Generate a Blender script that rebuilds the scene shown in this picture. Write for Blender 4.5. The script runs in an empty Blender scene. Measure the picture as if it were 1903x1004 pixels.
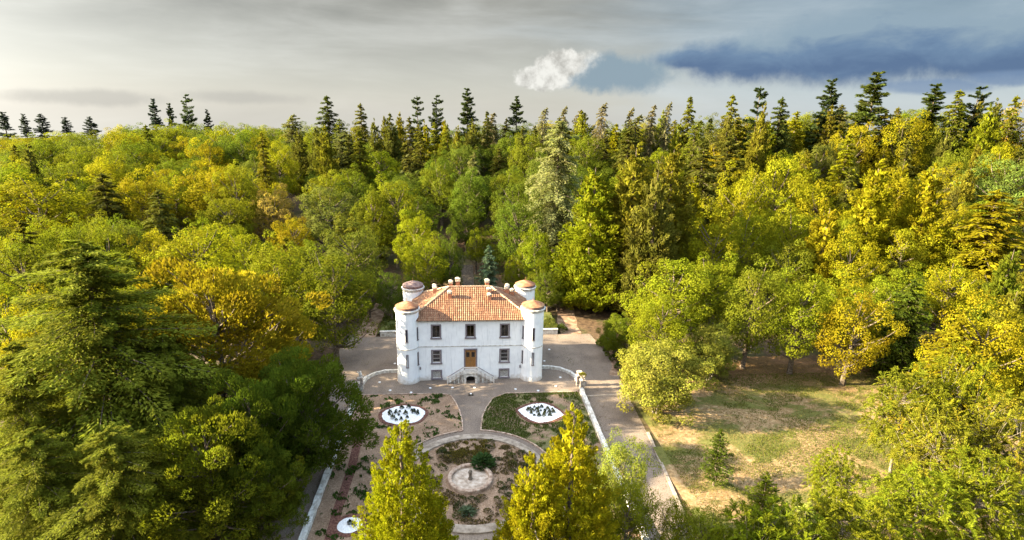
import bpy, math, random
import numpy as np

# ------------------------------------------------------------------ camera, sky, sun, exposure
scene = bpy.context.scene
rad = math.radians
SUN_EL, SUN_AZ = rad(21.0), rad(-90.0)      # azimuth from +Y towards +X: the sun stands off to the left
scene.view_settings.view_transform = 'Standard'
scene.view_settings.look = 'None'
scene.view_settings.gamma = 1.0
scene.view_settings.exposure = 3.05
scene.render.engine = 'CYCLES'
scene.cycles.max_bounces = 6
scene.cycles.diffuse_bounces = 4
scene.cycles.glossy_bounces = 2
scene.cycles.transmission_bounces = 4
scene.cycles.use_denoising = True

def make_camera():
    cd = bpy.data.cameras.new('camera'); co = bpy.data.objects.new('camera', cd)
    scene.collection.objects.link(co)
    cd.sensor_width = 36.0; cd.lens = 36.0 * 1012.73 / 1903.0
    cd.clip_start = 0.5; cd.clip_end = 20000
    from mathutils import Matrix, Vector
    pt, yw, rl = rad(15.54), rad(5.53), rad(1.27)
    F = Vector((math.sin(yw) * math.cos(pt), math.cos(yw) * math.cos(pt), -math.sin(pt)))
    R = Vector((math.cos(yw), -math.sin(yw), 0)); U = R.cross(F)
    R2 = R * math.cos(rl) + U * math.sin(rl); U2 = -R * math.sin(rl) + U * math.cos(rl)
    m = Matrix((R2, U2, -F)).transposed().to_4x4(); m.translation = (-1.26, -69.76, 35.2)
    co.matrix_world = m
    scene.camera = co
make_camera()

class NT:
    """small helper to write node trees"""
    def __init__(s, tree): s.t = tree; s.n = tree.nodes; s.l = tree.links; s.n.clear()
    def add(s, kind, ins=None, **props):
        nd = s.n.new(kind)
        for k, v in props.items(): setattr(nd, k, v)
        for k, v in (ins or {}).items(): s.put(nd.inputs[k], v)
        return nd
    def put(s, sock, v):
        if isinstance(v, bpy.types.NodeSocket): s.l.new(v, sock)
        else:
            if sock.type == 'RGBA' and len(v) == 3: v = (*v, 1)
            sock.default_value = v
    def math(s, op, a, b=0.0, c=0.0, clamp=False):
        nd = s.add('ShaderNodeMath', {0: a, 1: b, 2: c}, operation=op); nd.use_clamp = clamp; return nd.outputs[0]
    def step(s, v, a, b):
        nd = s.add('ShaderNodeMapRange', {'Value': v, 'From Min': a, 'From Max': b}, interpolation_type='SMOOTHSTEP'); return nd.outputs[0]
    def mix(s, f, a, b, blend='MIX'):
        nd = s.add('ShaderNodeMix', data_type='RGBA', blend_type=blend)
        s.put(nd.inputs[0], f); s.put(nd.inputs[6], a); s.put(nd.inputs[7], b); return nd.outputs[2]
    def noise(s, vec, scale, detail=4, rough=.55, dist=0.0):
        nd = s.add('ShaderNodeTexNoise', {'Scale': scale, 'Detail': detail, 'Roughness': rough, 'Distortion': dist})
        if vec is not None: s.l.new(vec, nd.inputs['Vector'])
        return nd.outputs[0]
    def ramp(s, v, stops):
        nd = s.add('ShaderNodeValToRGB', {0: v}); e = nd.color_ramp.elements
        while len(e) < len(stops): e.new(.5)
        for el, (p, c) in zip(e, stops): el.position = p; el.color = (*c, 1)
        return nd.outputs[0]

def make_world():
    w = bpy.data.worlds.new('World'); scene.world = w; w.use_nodes = True
    N = NT(w.node_tree)
    out = N.add('ShaderNodeOutputWorld'); bg = N.add('ShaderNodeBackground')
    sky = N.add('ShaderNodeTexSky', sky_type='NISHITA')
    sky.sun_disc = False; sky.sun_elevation = SUN_EL; sky.sun_rotation = SUN_AZ
    sky.altitude = 900; sky.air_density = 1.0; sky.dust_density = 2.5; sky.ozone_density = 1.0
    clear = N.mix(1.0, sky.outputs[0], (.12, .12, .12), 'MULTIPLY')
    d = N.add('ShaderNodeTexCoord').outputs['Generated']
    sp = N.add('ShaderNodeSeparateXYZ', {0: d})
    az = N.math('MULTIPLY', N.math('ARCTAN2', sp.outputs[0], sp.outputs[1]), 57.2958)
    el = N.math('MULTIPLY', N.math('ARCSINE', sp.outputs[2]), 57.2958)
    # thin streaked overcast
    st = N.add('ShaderNodeMapping', {'Vector': d, 'Scale': (1.0, 1.0, 5.5), 'Rotation': (0, rad(-6), 0)}).outputs[0]
    n1 = N.noise(st, 2.2, 6, .55, .6)
    n2 = N.noise(st, 6.5, 5, .6, .3)
    nn = N.math('ADD', N.math('MULTIPLY', n1, .75), N.math('MULTIPLY', n2, .25))
    warm = N.ramp(nn, [(.34, (.17, .155, .115)), (.5, (.265, .248, .20)), (.66, (.40, .385, .335))])
    cool = N.ramp(nn, [(.34, (.10, .15, .19)), (.5, (.17, .225, .265)), (.66, (.29, .335, .36))])
    side = N.step(N.math('ADD', az, N.math('MULTIPLY', N.math('SUBTRACT', n1, .5), 40)), 2, 36)
    deck = N.mix(side, warm, cool)
    low = N.step(el, 11.5, -1)                                # paler towards the horizon
    deck = N.mix(N.math('MULTIPLY', low, .7), deck, N.mix(side, (.60, .59, .55), (.53, .57, .60)))
    left = N.step(az, -8, -60)                                # towards the sun the veil is brighter
    deck = N.mix(N.math('MULTIPLY', left, .5), deck, (.46, .45, .415))
    # brightness added overhead and round the sun, out of view, to fill the facade
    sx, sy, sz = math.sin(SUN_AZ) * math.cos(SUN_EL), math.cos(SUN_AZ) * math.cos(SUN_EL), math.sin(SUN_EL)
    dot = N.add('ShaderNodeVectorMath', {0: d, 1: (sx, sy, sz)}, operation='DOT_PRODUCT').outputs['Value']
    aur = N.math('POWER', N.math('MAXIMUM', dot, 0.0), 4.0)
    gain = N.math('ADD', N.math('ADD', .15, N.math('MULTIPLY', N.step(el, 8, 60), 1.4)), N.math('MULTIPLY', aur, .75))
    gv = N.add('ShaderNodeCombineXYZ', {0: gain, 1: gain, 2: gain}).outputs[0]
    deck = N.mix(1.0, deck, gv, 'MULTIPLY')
    veil = N.math('SUBTRACT', .97, N.math('MULTIPLY', N.step(el, 12, 50), .5))
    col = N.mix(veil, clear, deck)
    # cumulus and the long dark cloud bank, with ragged edges
    e1 = N.noise(d, 16, 6, .62, .4); e2 = N.noise(d, 48, 5, .65)
    rag = N.math('ADD', N.math('MULTIPLY', N.math('SUBTRACT', e1, .5), 2.2), N.math('MULTIPLY', N.math('SUBTRACT', e2, .5), 1.1))
    puff = N.math('ADD', N.math('MULTIPLY', N.math('SUBTRACT', N.noise(d, 34, 5, .6), .5), 2.0), N.math('MULTIPLY', N.math('SUBTRACT', N.noise(d, 90, 4, .6), .5), 1.0))
    def blob(a0, e0, ra, re, soft, ragk, rg=None):
        da = N.math('DIVIDE', N.math('SUBTRACT', az, a0), ra)
        de = N.math('DIVIDE', N.math('SUBTRACT', el, e0), re)
        r = N.math('SQRT', N.math('ADD', N.math('MULTIPLY', da, da), N.math('MULTIPLY', de, de)))
        r = N.math('ADD', r, N.math('MULTIPLY', rag if rg is None else rg, ragk))
        return N.step(r, 1 + soft, 1 - soft)
    def cloud(blobs, shade, amount, rg=None):
        nonlocal col
        m = None
        for b in blobs:
            m = blob(*b, rg) if m is None else N.math('MAXIMUM', m, blob(*b, rg))
        col = N.mix(N.math('MULTIPLY', m, amount), col, shade)
    flat = N.add('ShaderNodeMapping', {'Vector': d, 'Scale': (1, 1, 2.2)}).outputs[0]
    dn = N.math('ADD', N.math('MULTIPLY', N.noise(flat, 9, 6, .6, .3), .62), N.math('MULTIPLY', N.step(el, 3.2, 8.8), .38))
    bank = N.ramp(dn, [(.36, (.0115, .0205, .038)), (.5, (.019, .031, .049)), (.64, (.036, .049, .060))])
    cloud([(36, 6.3, 10, 2.7, .35, .34), (45, 6.2, 9, 2.4, .35, .34), (28.5, 5.7, 7.5, 1.9, .4, .45), (60, 6.6, 12, 2.5, .3, .35), (22, 5.7, 3.4, .9, .4, .45)], bank, .93)
    cloud([(41, 3.2, 3.6, .55, .4, .45), (46.5, 3.7, 3, .5, .4, .45)], (.024, .036, .056), .75)
    # one cumulus: sunlit on the left, grey-blue in its own shade to the right
    lit = N.step(N.math('ADD', az, N.math('ADD', N.math('MULTIPLY', puff, 1.6), N.math('MULTIPLY', N.math('SUBTRACT', el, 4.6), -.9))), 13.2, 10.8)
    wht = N.ramp(N.noise(d, 44, 5, .6), [(.36, (.066, .065, .060)), (.6, (.112, .111, .104))])
    cum = N.mix(lit, (.034, .046, .055), wht)
    cloud([(10.2, 4.8, 2.9, 1.75, .12, .42), (8.2, 3.9, 2.6, 1.2, .14, .45), (13.4, 4.6, 3.4, 1.8, .3, .4), (16.6, 4.4, 3.8, 1.5, .45, .45)], cum, .96, puff)
    cloud([(-31, .9, 5, .55, .6, .6), (-20, 1.3, 4.5, .5, .6, .6)], (.058, .057, .053), .5)
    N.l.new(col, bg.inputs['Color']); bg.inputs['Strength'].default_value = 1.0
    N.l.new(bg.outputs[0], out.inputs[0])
make_world()

def make_sun():
    ld = bpy.data.lights.new('sun', 'SUN'); lo = bpy.data.objects.new('sun', ld); scene.collection.objects.link(lo)
    ld.energy = 4.8; ld.angle = rad(.5); ld.color = (1.0, .85, .56)
    from mathutils import Vector
    to_sun = Vector((math.sin(SUN_AZ) * math.cos(SUN_EL), math.cos(SUN_AZ) * math.cos(SUN_EL), math.sin(SUN_EL)))
    lo.rotation_euler = to_sun.to_track_quat('Z', 'Y').to_euler()
    lo.location = (-60, 0, 80)
make_sun()

# ------------------------------------------------------------------ helpers
col = scene.collection
def link(o, parent=None):
    col.objects.link(o)
    if parent is not None: o.parent = parent
    return o
def tag(o, label=None, cat=None, group=None, kind=None):
    if label: o['label'] = label
    if cat: o['category'] = cat
    if group: o['group'] = group
    if kind: o['kind'] = kind
    return o
def empty(name, loc=(0, 0, 0), rz=0):
    o = bpy.data.objects.new(name, None); o.location = loc; o.rotation_euler = (0, 0, rz); o.empty_display_size = .3
    return link(o)
def obj(name, mesh, parent=None, loc=None):
    o = bpy.data.objects.new(name, mesh)
    if loc is not None: o.location = loc
    return link(o, parent)
def copy_tree(o, parent=None):
    c = o.copy(); link(c, parent)
    for ch in list(o.children): copy_tree(ch, c)
    return c

class MB:
    """collects plain shapes into one mesh"""
    def __init__(s): s.v = []; s.f = []; s.m = []; s.cur = 0
    def add(s, vs, fs):
        b = len(s.v); s.v += [tuple(map(float, q)) for q in vs]
        for f in fs: s.f.append(tuple(i + b for i in f)); s.m.append(s.cur)
        return s
    def box(s, x0, x1, y0, y1, z0, z1):
        return s.add([(x0,y0,z0),(x1,y0,z0),(x1,y1,z0),(x0,y1,z0),(x0,y0,z1),(x1,y0,z1),(x1,y1,z1),(x0,y1,z1)],
                     [(0,3,2,1),(4,5,6,7),(0,1,5,4),(1,2,6,5),(2,3,7,6),(3,0,4,7)])
    def prism(s, poly, z0, z1, bottom=False):
        n = len(poly)
        fs = [tuple(range(n, 2 * n))] + [(i, (i + 1) % n, n + (i + 1) % n, n + i) for i in range(n)]
        if bottom: fs.append(tuple(range(n - 1, -1, -1)))
        return s.add([(x, y, z0) for x, y in poly] + [(x, y, z1) for x, y in poly], fs)
    def lathe(s, prof, n=32, c=(0, 0, 0), a0=0, a1=2 * math.pi):
        full = abs(a1 - a0 - 2 * math.pi) < 1e-6; k = n if full else n + 1
        vs = []
        for r, z in prof:
            for i in range(k):
                a = a0 + (a1 - a0) * i / n
                vs.append((c[0] + r * math.cos(a), c[1] + r * math.sin(a), c[2] + z))
        fs = []
        for j in range(len(prof) - 1):
            for i in range(n):
                i2 = (i + 1) % k
                fs.append((j * k + i, j * k + i2, (j + 1) * k + i2, (j + 1) * k + i))
        return s.add(vs, fs)
    def tube(s, pts, rads, n=7, cap=True):
        pts = np.array(pts, float); vs = []
        for i, q in enumerate(pts):
            t = pts[min(i + 1, len(pts) - 1)] - pts[max(i - 1, 0)]; t = t / (np.linalg.norm(t) + 1e-9)
            a = np.cross(t, (0, 0, 1) if abs(t[2]) < .9 else (1, 0, 0)); a /= np.linalg.norm(a); b = np.cross(t, a)
            for k in range(n):
                w = 2 * math.pi * k / n; vs.append(q + rads[i] * (math.cos(w) * a + math.sin(w) * b))
        fs = []
        for j in range(len(pts) - 1):
            for k in range(n): fs.append((j*n+k, j*n+(k+1)%n, (j+1)*n+(k+1)%n, (j+1)*n+k))
        if cap: fs.append(tuple(range((len(pts)-1)*n, len(pts)*n))); fs.append(tuple(range(n-1, -1, -1)))
        return s.add(vs, fs)
    def bar(s, a, b, r, n=5): return s.tube([a, b], [r, r], n)
    def ribbon(s, pts, w, z0, z1):
        """an upright strip of width w along a ground polyline"""
        pts = np.array(pts, float); L = []; R = []
        for i, q in enumerate(pts):
            t = pts[min(i + 1, len(pts) - 1)] - pts[max(i - 1, 0)]; t /= np.linalg.norm(t); nrm = np.array((-t[1], t[0]))
            L.append(q + nrm * w / 2); R.append(q - nrm * w / 2)
        for i in range(len(pts) - 1):
            poly = [R[i], R[i + 1], L[i + 1], L[i]]
            n = len(s.v)
            s.add([(x, y, z0) for x, y in poly] + [(x, y, z1) for x, y in poly], [(4,5,6,7),(0,1,5,4),(2,3,7,6)] + ([(3,0,4,7)] if i == 0 else []) + ([(1,2,6,5)] if i == len(pts)-2 else []))
        return s
    def mesh(s, name, mats, smooth=False):
        me = bpy.data.meshes.new(name); me.from_pydata(s.v, [], s.f)
        if not isinstance(mats, (list, tuple)): mats = [mats]
        for m in mats: me.materials.append(m)
        if len(mats) > 1: me.polygons.foreach_set('material_index', s.m)
        if smooth:
            me.polygons.foreach_set('use_smooth', [True] * len(s.f))
            try: me.set_sharp_from_angle(angle=rad(40))
            except Exception: pass
        me.update(); return me
    def build(s, name, mats, parent=None, smooth=False, loc=None): return obj(name, s.mesh(name, mats, smooth), parent, loc)

def S(t): t = np.clip(t, 0, 1); return t * t * (3 - 2 * t)
def terrain(x, y):
    x = np.asarray(x, float); y = np.asarray(y, float)
    b = 21 * S((y - 16) / 115) * (.5 + .5 * S((x + 100) / 150))
    r = 7 * S((x - 58) / 90) * S((y + 25) / 60)
    l = 4 * S((-x - 32) / 90) * S((y + 20) / 80)
    far = S((np.hypot(x, y - 20) - 230) / 400)
    w = .5 * np.sin(x * .11 + 1) * np.sin(y * .09) * S((np.hypot(x, y) - 50) / 40)
    return (b + r + l) * (1 - far) - 25 * far + w - .048 * np.maximum(np.hypot(x, y) - 420, 0)

# ------------------------------------------------------------------ materials
def material(name, fn, rough=.8, spec=.3, bump=None):
    m = bpy.data.materials.new(name); m.use_nodes = True
    N = NT(m.node_tree); out = N.add('ShaderNodeOutputMaterial')
    bs = N.add('ShaderNodeBsdfPrincipled', {'Roughness': rough, 'Specular IOR Level': spec})
    pos = N.add('ShaderNodeNewGeometry').outputs['Position']
    c = fn(N, pos); N.put(bs.inputs['Base Color'], c)
    if bump:
        sc, dist, st = bump
        h = N.noise(pos, sc, 4, .6)
        b = N.add('ShaderNodeBump', {'Height': h, 'Distance': dist, 'Strength': st}); N.l.new(b.outputs[0], bs.inputs['Normal'])
    N.l.new(bs.outputs[0], out.inputs[0]); return m
def two(a, b, scale, lo=.4, hi=.6, detail=5):
    return lambda N, p: N.ramp(N.noise(p, scale, detail, .6), [(lo, a), (hi, b)])
def three(a, b, c, scale, detail=6, l=.36, h=.64):
    return lambda N, p: N.ramp(N.noise(p, scale, detail, .62), [(l, a), (.5, b), (h, c)])

def plaster_fn(N, p):
    base = N.ramp(N.noise(p, .9, 6, .6), [(.35, (.79, .79, .805)), (.6, (.88, .88, .89))])
    # vertical rain streaks and a stained foot
    st = N.add('ShaderNodeMapping', {'Vector': p, 'Scale': (3.2, 3.2, .25)}).outputs[0]
    base = N.mix(N.math('MULTIPLY', N.step(N.noise(st, 1.6, 4, .6), .54, .70), .45), base, (.55, .55, .57))
    z = N.add('ShaderNodeSeparateXYZ', {0: p}).outputs[2]
    foot = N.step(N.math('ADD', z, N.math('MULTIPLY', N.noise(p, 2.5, 4, .6), 1.6)), 1.7, .75)
    base = N.mix(N.math('MULTIPLY', foot, .75), base, (.47, .40, .33))
    return base
def tile_fn(N, p):
    a = N.add('ShaderNodeAttribute', attribute_name='tint'); sp = N.add('ShaderNodeSeparateColor', {0: a.outputs[0]})
    c = N.ramp(sp.outputs[0], [(0, (.14, .066, .038)), (.3, (.19, .092, .052)), (.6, (.24, .125, .070)), (.85, (.28, .165, .098)), (1, (.33, .22, .14))])
    c = N.mix(N.math('MULTIPLY', N.step(N.noise(p, .55, 5, .6), .52, .7), .32), c, (.15, .10, .075))
    return N.mix(N.math('MULTIPLY', N.step(N.noise(p, 6, 3, .6), .58, .7), .35), c, (.33, .28, .21))
def leaf_material():
    m = bpy.data.materials.new('leaf'); m.use_nodes = True
    N = NT(m.node_tree); out = N.add('ShaderNodeOutputMaterial')
    oi = N.add('ShaderNodeObjectInfo')
    at = N.add('ShaderNodeAttribute', attribute_name='tint'); sp = N.add('ShaderNodeSeparateColor', {0: at.outputs[0]})
    hue = N.math('ADD', .5, N.math('MULTIPLY', N.math('SUBTRACT', sp.outputs[0], .5), .035))
    val = N.math('ADD', N.math('ADD', .52, N.math('MULTIPLY', sp.outputs[1], .34)), N.math('MULTIPLY', sp.outputs[0], .5))
    hs = N.add('ShaderNodeHueSaturation', {'Hue': hue, 'Saturation': 1.0, 'Value': val, 'Color': oi.outputs['Color']})
    aut = N.math('MULTIPLY', N.step(sp.outputs[0], .72, .95), N.math('SUBTRACT', 1.0, oi.outputs['Alpha']))
    autc = N.mix(sp.outputs[1], (.36, .28, .02), (.38, .23, .035))
    c = N.mix(aut, hs.outputs[0], autc)
    bs = N.add('ShaderNodeBsdfPrincipled', {'Base Color': c, 'Roughness': .8, 'Specular IOR Level': .03})
    tr = N.add('ShaderNodeBsdfTranslucent', {'Color': N.mix(1.0, c, (1.0, 1.05, .6), 'MULTIPLY')})
    mx = N.add('ShaderNodeMixShader', {0: .45, 1: bs.outputs[0], 2: tr.outputs[0]})
    N.l.new(mx.outputs[0], out.inputs[0]); return m
M = {}
M['leaf'] = leaf_material()
M['bark'] = material('bark', three((.05, .036, .026), (.10, .075, .055), (.17, .14, .11), 5), .9, .2, (9, .03, .6))
M['palebark'] = material('palebark', three((.09, .07, .052), (.15, .125, .10), (.22, .19, .16), 4), .9, .2, (9, .03, .5))
M['plaster'] = material('plaster', plaster_fn, .85, .25, (7, .01, .35))
M['stonegrey'] = material('stonegrey', two((.15, .125, .14), (.24, .205, .215), 6), .85, .25, (14, .01, .4))
M['whitestone'] = material('whitestone', three((.33, .29, .25), (.52, .49, .45), (.68, .66, .63), 3), .85, .25, (9, .02, .4))
M['oldstone'] = material('oldstone', three((.17, .13, .11), (.33, .28, .24), (.54, .50, .45), 2.6), .9, .2, (8, .03, .6))
M['mossstone'] = material('mossstone', three((.06, .05, .035), (.11, .085, .065), (.16, .13, .10), 2.5), .95, .2, (7, .03, .6))
M['tile'] = material('tile', tile_fn, .85, .2)
M['tilebed'] = material('tilebed', two((.17, .075, .045), (.30, .14, .08), 3), .9, .2)
M['ridgetile'] = material('ridgetile', three((.26, .15, .10), (.38, .26, .17), (.46, .37, .26), 2.2), .85, .2)
M['terracotta'] = material('terracotta', three((.16, .07, .04), (.25, .11, .055), (.30, .19, .10), 1.5, 7), .85, .25, (6, .015, .4))
M['terracottaold'] = material('terracottaold', three((.11, .07, .068), (.17, .11, .10), (.23, .165, .145), 1.8, 7), .9, .25, (6, .015, .4))
M['brick'] = material('brick', two((.40, .15, .08), (.55, .24, .13), 5), .85, .2)
M['mortar'] = material('mortar', two((.30, .235, .185), (.44, .37, .31), 4), .85, .2)
M['wood'] = material('wood', lambda N, p: N.ramp(N.noise(N.add('ShaderNodeMapping', {'Vector': p, 'Scale': (6, 6, .8)}).outputs[0], 3, 5, .6), [(.3, (.20, .085, .025)), (.7, (.40, .19, .055))]), .5, .4)
M['sash'] = material('sash', two((.07, .045, .03), (.12, .08, .055), 5), .6, .3)
M['sashpale'] = material('sashpale', two((.48, .42, .36), (.60, .54, .47), 5), .6, .3)
M['iron'] = material('iron', two((.16, .14, .15), (.25, .22, .23), 8), .6, .3)
M['whiteiron'] = material('whiteiron', two((.62, .56, .50), (.74, .70, .66), 6), .6, .3)
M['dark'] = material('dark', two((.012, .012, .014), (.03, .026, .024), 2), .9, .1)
M['room'] = material('room', two((.05, .025, .02), (.10, .045, .03), 1), .9, .1)
def glass():
    m = bpy.data.materials.new('glass'); m.use_nodes = True; N = NT(m.node_tree)
    out = N.add('ShaderNodeOutputMaterial')
    t = N.add('ShaderNodeBsdfTransparent', {'Color': (.75, .78, .82)}); g = N.add('ShaderNodeBsdfGlossy', {'Roughness': .06})
    lw = N.add('ShaderNodeLayerWeight', {'Blend': .25})
    f = N.math('ADD', .06, N.math('MULTIPLY', lw.outputs['Fresnel'], .9))
    mx = N.add('ShaderNodeMixShader', {0: f, 1: t.outputs[0], 2: g.outputs[0]}); N.l.new(mx.outputs[0], out.inputs[0]); return m
M['glass'] = glass()

def gravel_fn(N, p):
    fine = N.ramp(N.noise(p, 9, 4, .75), [(.28, (.09, .072, .06)), (.5, (.185, .152, .128)), (.72, (.32, .272, .235))])
    big = N.ramp(N.noise(p, .22, 6, .62), [(.35, (.70, .66, .64)), (.65, (1.12, 1.06, 1.0))])
    c = N.mix(1.0, fine, big, 'MULTIPLY')
    tr = N.add('ShaderNodeMapping', {'Vector': p, 'Scale': (.9, .12, 1)}).outputs[0]
    c = N.mix(N.math('MULTIPLY', N.step(N.noise(tr, 1.0, 4, .6), .52, .7), .4), c, (.21, .165, .14))
    return N.mix(N.math('MULTIPLY', N.step(N.noise(p, .7, 6, .7), .62, .74), .3), c, (.15, .13, .08))
M['gravel'] = material('gravel', gravel_fn, .95, .15, (30, .03, .7))
def soil_fn(N, p):
    fine = N.ramp(N.noise(p, 6, 6, .75), [(.28, (.11, .07, .046)), (.5, (.25, .175, .125)), (.72, (.40, .305, .235))])
    big = N.ramp(N.noise(p, .5, 5, .6), [(.35, (.72, .66, .6)), (.65, (1.1, 1.04, .98))])
    c = N.mix(1.0, fine, big, 'MULTIPLY')
    return N.mix(N.math('MULTIPLY', N.step(N.noise(p, 1.2, 6, .7), .60, .74), .35), c, (.13, .13, .045))
M['soil'] = material('soil', soil_fn, .95, .15, (12, .06, .8))
def soil2_fn(N, p):
    c = soil_fn(N, p)
    g = N.ramp(N.noise(p, 4, 5, .7), [(.3, (.045, .06, .016)), (.7, (.11, .125, .035))])
    return N.mix(N.math('MULTIPLY', N.step(N.noise(p, .38, 6, .65), .44, .56), .75), c, g)
M['soilgrass'] = material('soilgrass', soil2_fn, .95, .15, (12, .06, .8))
M['mulch'] = material('mulch', three((.06, .026, .02), (.12, .055, .042), (.19, .10, .075), 7), .95, .1, (16, .04, .9))
M['pebble'] = material('pebble', three((.52, .52, .54), (.74, .74, .75), (.84, .84, .84), 14), .7, .3, (22, .05, .9))
M['pathstone'] = material('pathstone', three((.17, .135, .105), (.27, .22, .175), (.36, .30, .25), 1.6), .9, .2, (10, .02, .5))
M['sand'] = material('sand', three((.24, .185, .14), (.40, .315, .25), (.52, .44, .37), 2.2), .95, .15, (10, .04, .7))
M['edging'] = material('edging', three((.20, .13, .095), (.33, .235, .175), (.44, .34, .27), 2.5), .9, .2, (10, .02, .5))
def floor_fn(N, p):
    c = N.ramp(N.noise(p, 1.4, 7, .7), [(.3, (.035, .023, .014)), (.5, (.085, .055, .034)), (.7, (.16, .105, .062))])
    return N.mix(N.math('MULTIPLY', N.step(N.noise(p, .12, 6, .65), .47, .6), .65), c, (.05, .06, .018))
M['floor'] = material('floor', floor_fn, .95, .1, (5, .1, .8))
def lawn_fn(N, p):
    dry = N.ramp(N.noise(p, 2.2, 7, .72), [(.28, (.12, .07, .032)), (.5, (.25, .165, .085)), (.72, (.38, .28, .16))])
    grn = N.ramp(N.noise(p, 3.0, 6, .7), [(.3, (.04, .055, .010)), (.7, (.11, .125, .025))])
    sq = N.add('ShaderNodeMapping', {'Vector': p, 'Scale': (.75, 1.25, 1)}).outputs[0]
    f = N.step(N.noise(sq, .16, 7, .68, .4), .46, .56)
    c = N.mix(N.math('MULTIPLY', f, .85), dry, grn)
    y = N.add('ShaderNodeSeparateXYZ', {0: p}).outputs[1]
    lit = N.step(N.math('ADD', y, N.math('MULTIPLY', N.noise(p, .25, 5, .6), 8)), -4, 4)   # leaf litter under the wood edge
    return N.mix(N.math('MULTIPLY', lit, .8), c, N.ramp(N.noise(p, 3, 5, .7), [(.3, (.075, .036, .018)), (.7, (.17, .09, .045))]))
M['lawn'] = material('lawn', lawn_fn, .95, .1, (7, .08, .8))
M['bank'] = material('bank', three((.045, .055, .014), (.085, .095, .025), (.14, .13, .05), 1.2), .95, .1, (8, .08, .8))
M['earthpath'] = material('earthpath', three((.14, .085, .055), (.24, .155, .105), (.36, .26, .18), 1.0, 7), .95, .1, (8, .05, .7))

# ------------------------------------------------------------------ the setting
def grid_mesh(name, xs, ys, zf, mat, keep=None):
    X, Y = np.meshgrid(xs, ys); Z = zf(X, Y); nx, ny = len(xs), len(ys)
    v = np.stack([X, Y, Z], -1).reshape(-1, 3)
    i = np.arange(nx - 1)[None, :] + np.arange(ny - 1)[:, None] * nx
    f = np.stack([i, i + 1, i + 1 + nx, i + nx], -1).reshape(-1, 4)
    if keep is not None:
        c = v[f].mean(1); f = f[keep(c[:, 0], c[:, 1])]
    me = bpy.data.meshes.new(name); me.from_pydata(v.tolist(), [], f.tolist()); me.materials.append(mat)
    me.polygons.foreach_set('use_smooth', [True] * len(f)); me.update(); return me
far = np.array([320, 400, 520, 700, 1000, 1600, 2600, 4500, 9000.])
axx = np.concatenate([-far[::-1], np.arange(-280, 281, 4.), far]); axy = np.concatenate([-far[::-1] , np.arange(-280, 300, 4.), far + 10])
tag(obj('ground', grid_mesh('ground', axx, axy, terrain, M['floor'])), kind='structure')

court = [(-20.5, -60), (16.9, -60), (17.2, -50), (19.2, -27.8), (20.4, -14.5), (21.1, -.5), (21.4, 7), (20.6, 15.5), (-19.8, 15.5), (-20.5, 5)]
tag(MB().prism(court, -.2, .012).build('gravel_court', M['gravel']), kind='structure')

def lawn_keep(x, y):
    edge = np.interp(y, [-60, -50, -27.8, -14.5, -.5, 7], [17, 17.3, 19.3, 20.5, 21.2, 21.5])
    return (x > edge + .3) & (y < 4 + 1.5 * np.sin(x * .3)) & (x < 78)
tag(obj('lawn', grid_mesh('lawn', np.arange(17, 80, 1.), np.arange(-60, 8, 1.), lambda x, y: terrain(x, y) + .09 + .05 * np.sin(x * .7) * np.sin(y * .6), M['lawn'], lawn_keep)), kind='structure')

def path_strip(name, pts, w, mat, dz=.03):
    pts = np.array(pts, float); m = MB(); vs = []; fs = []
    k = []
    for a, b in zip(pts, pts[1:]):
        for t in np.linspace(0, 1, 6)[:-1]: k.append(a + (b - a) * t)
    k.append(pts[-1]); k = np.array(k)
    for i, q in enumerate(k):
        t = k[min(i + 1, len(k) - 1)] - k[max(i - 1, 0)]; t /= np.linalg.norm(t); nn = np.array((-t[1], t[0]))
        for j in range(5):
            r = q + nn * w * (.5 - j / 4) * (1 + .08 * math.sin(i * 1.3))
            vs.append((r[0], r[1], float(terrain(r[0], r[1])) + dz))
    for i in range(len(k) - 1):
        for j in range(4): fs.append((i*5+j+1, i*5+j, i*5+5+j, i*5+6+j))
    return tag(m.add(vs, fs).build(name, mat, smooth=True), kind='structure')
path_strip('dirt_path', [(17.4, 15.3), (17.6, 20), (18.3, 26), (18.2, 33), (16, 41)], 3.4, M['earthpath'])
path_strip('dirt_path', [(-17, 15.3), (-17.2, 22), (-16, 29), (-14, 38)], 3.2, M['earthpath'])
path_strip('dirt_path', [(20.9, -.5), (22.2, 3), (23.2, 9)], 2.2, M['earthpath'])

for x0, x1, nm in ((-14.6, -9.6, 'left'), (9.6, 15.0, 'right')):
    w = MB(); w.box(x0, x1, 15.5, 15.9, 0, .85); w.box(x0 - .06, x1 + .06, 15.44, 15.96, .853, .95)
    tag(w.build('retaining_wall', M['whitestone']), f'low whitewashed retaining wall behind the {nm} rear tower', 'wall', 'low retaining walls behind the villa')
    b = MB(); b.add([(x0, 15.9, .9), (x1, 15.9, .9), (x1, 24, 1.05), (x0, 24, 1.05), (x0 - .8, 15.9, -.1), (x1 + .8, 15.9, -.1), (x1 + .8, 24, -.1), (x0 - .8, 24, -.1)],
                    [(0, 1, 2, 3), (4, 0, 3, 7), (1, 5, 6, 2), (2, 6, 7, 3)])
    tag(b.build('grass_bank', M['bank']), kind='structure')

# stairs climbing into the wood behind the villa
st = empty('forest_stairs', (.1, 33, float(terrain(0, 33))))
tag(st, 'mossy stone stairs climbing into the wood behind the villa roof', 'stairs')
rng = random.Random(3)
for i in range(30):
    y = 33 + i * .5; z = float(terrain(0, y)) - float(terrain(0, 33))
    m = MB().box(-1.25 + rng.uniform(-.04, .04), 1.25 + rng.uniform(-.04, .04), y - 33, y - 33 + .56, z - .3, z + .16)
    m.build('step', M['mossstone'], st)

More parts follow.
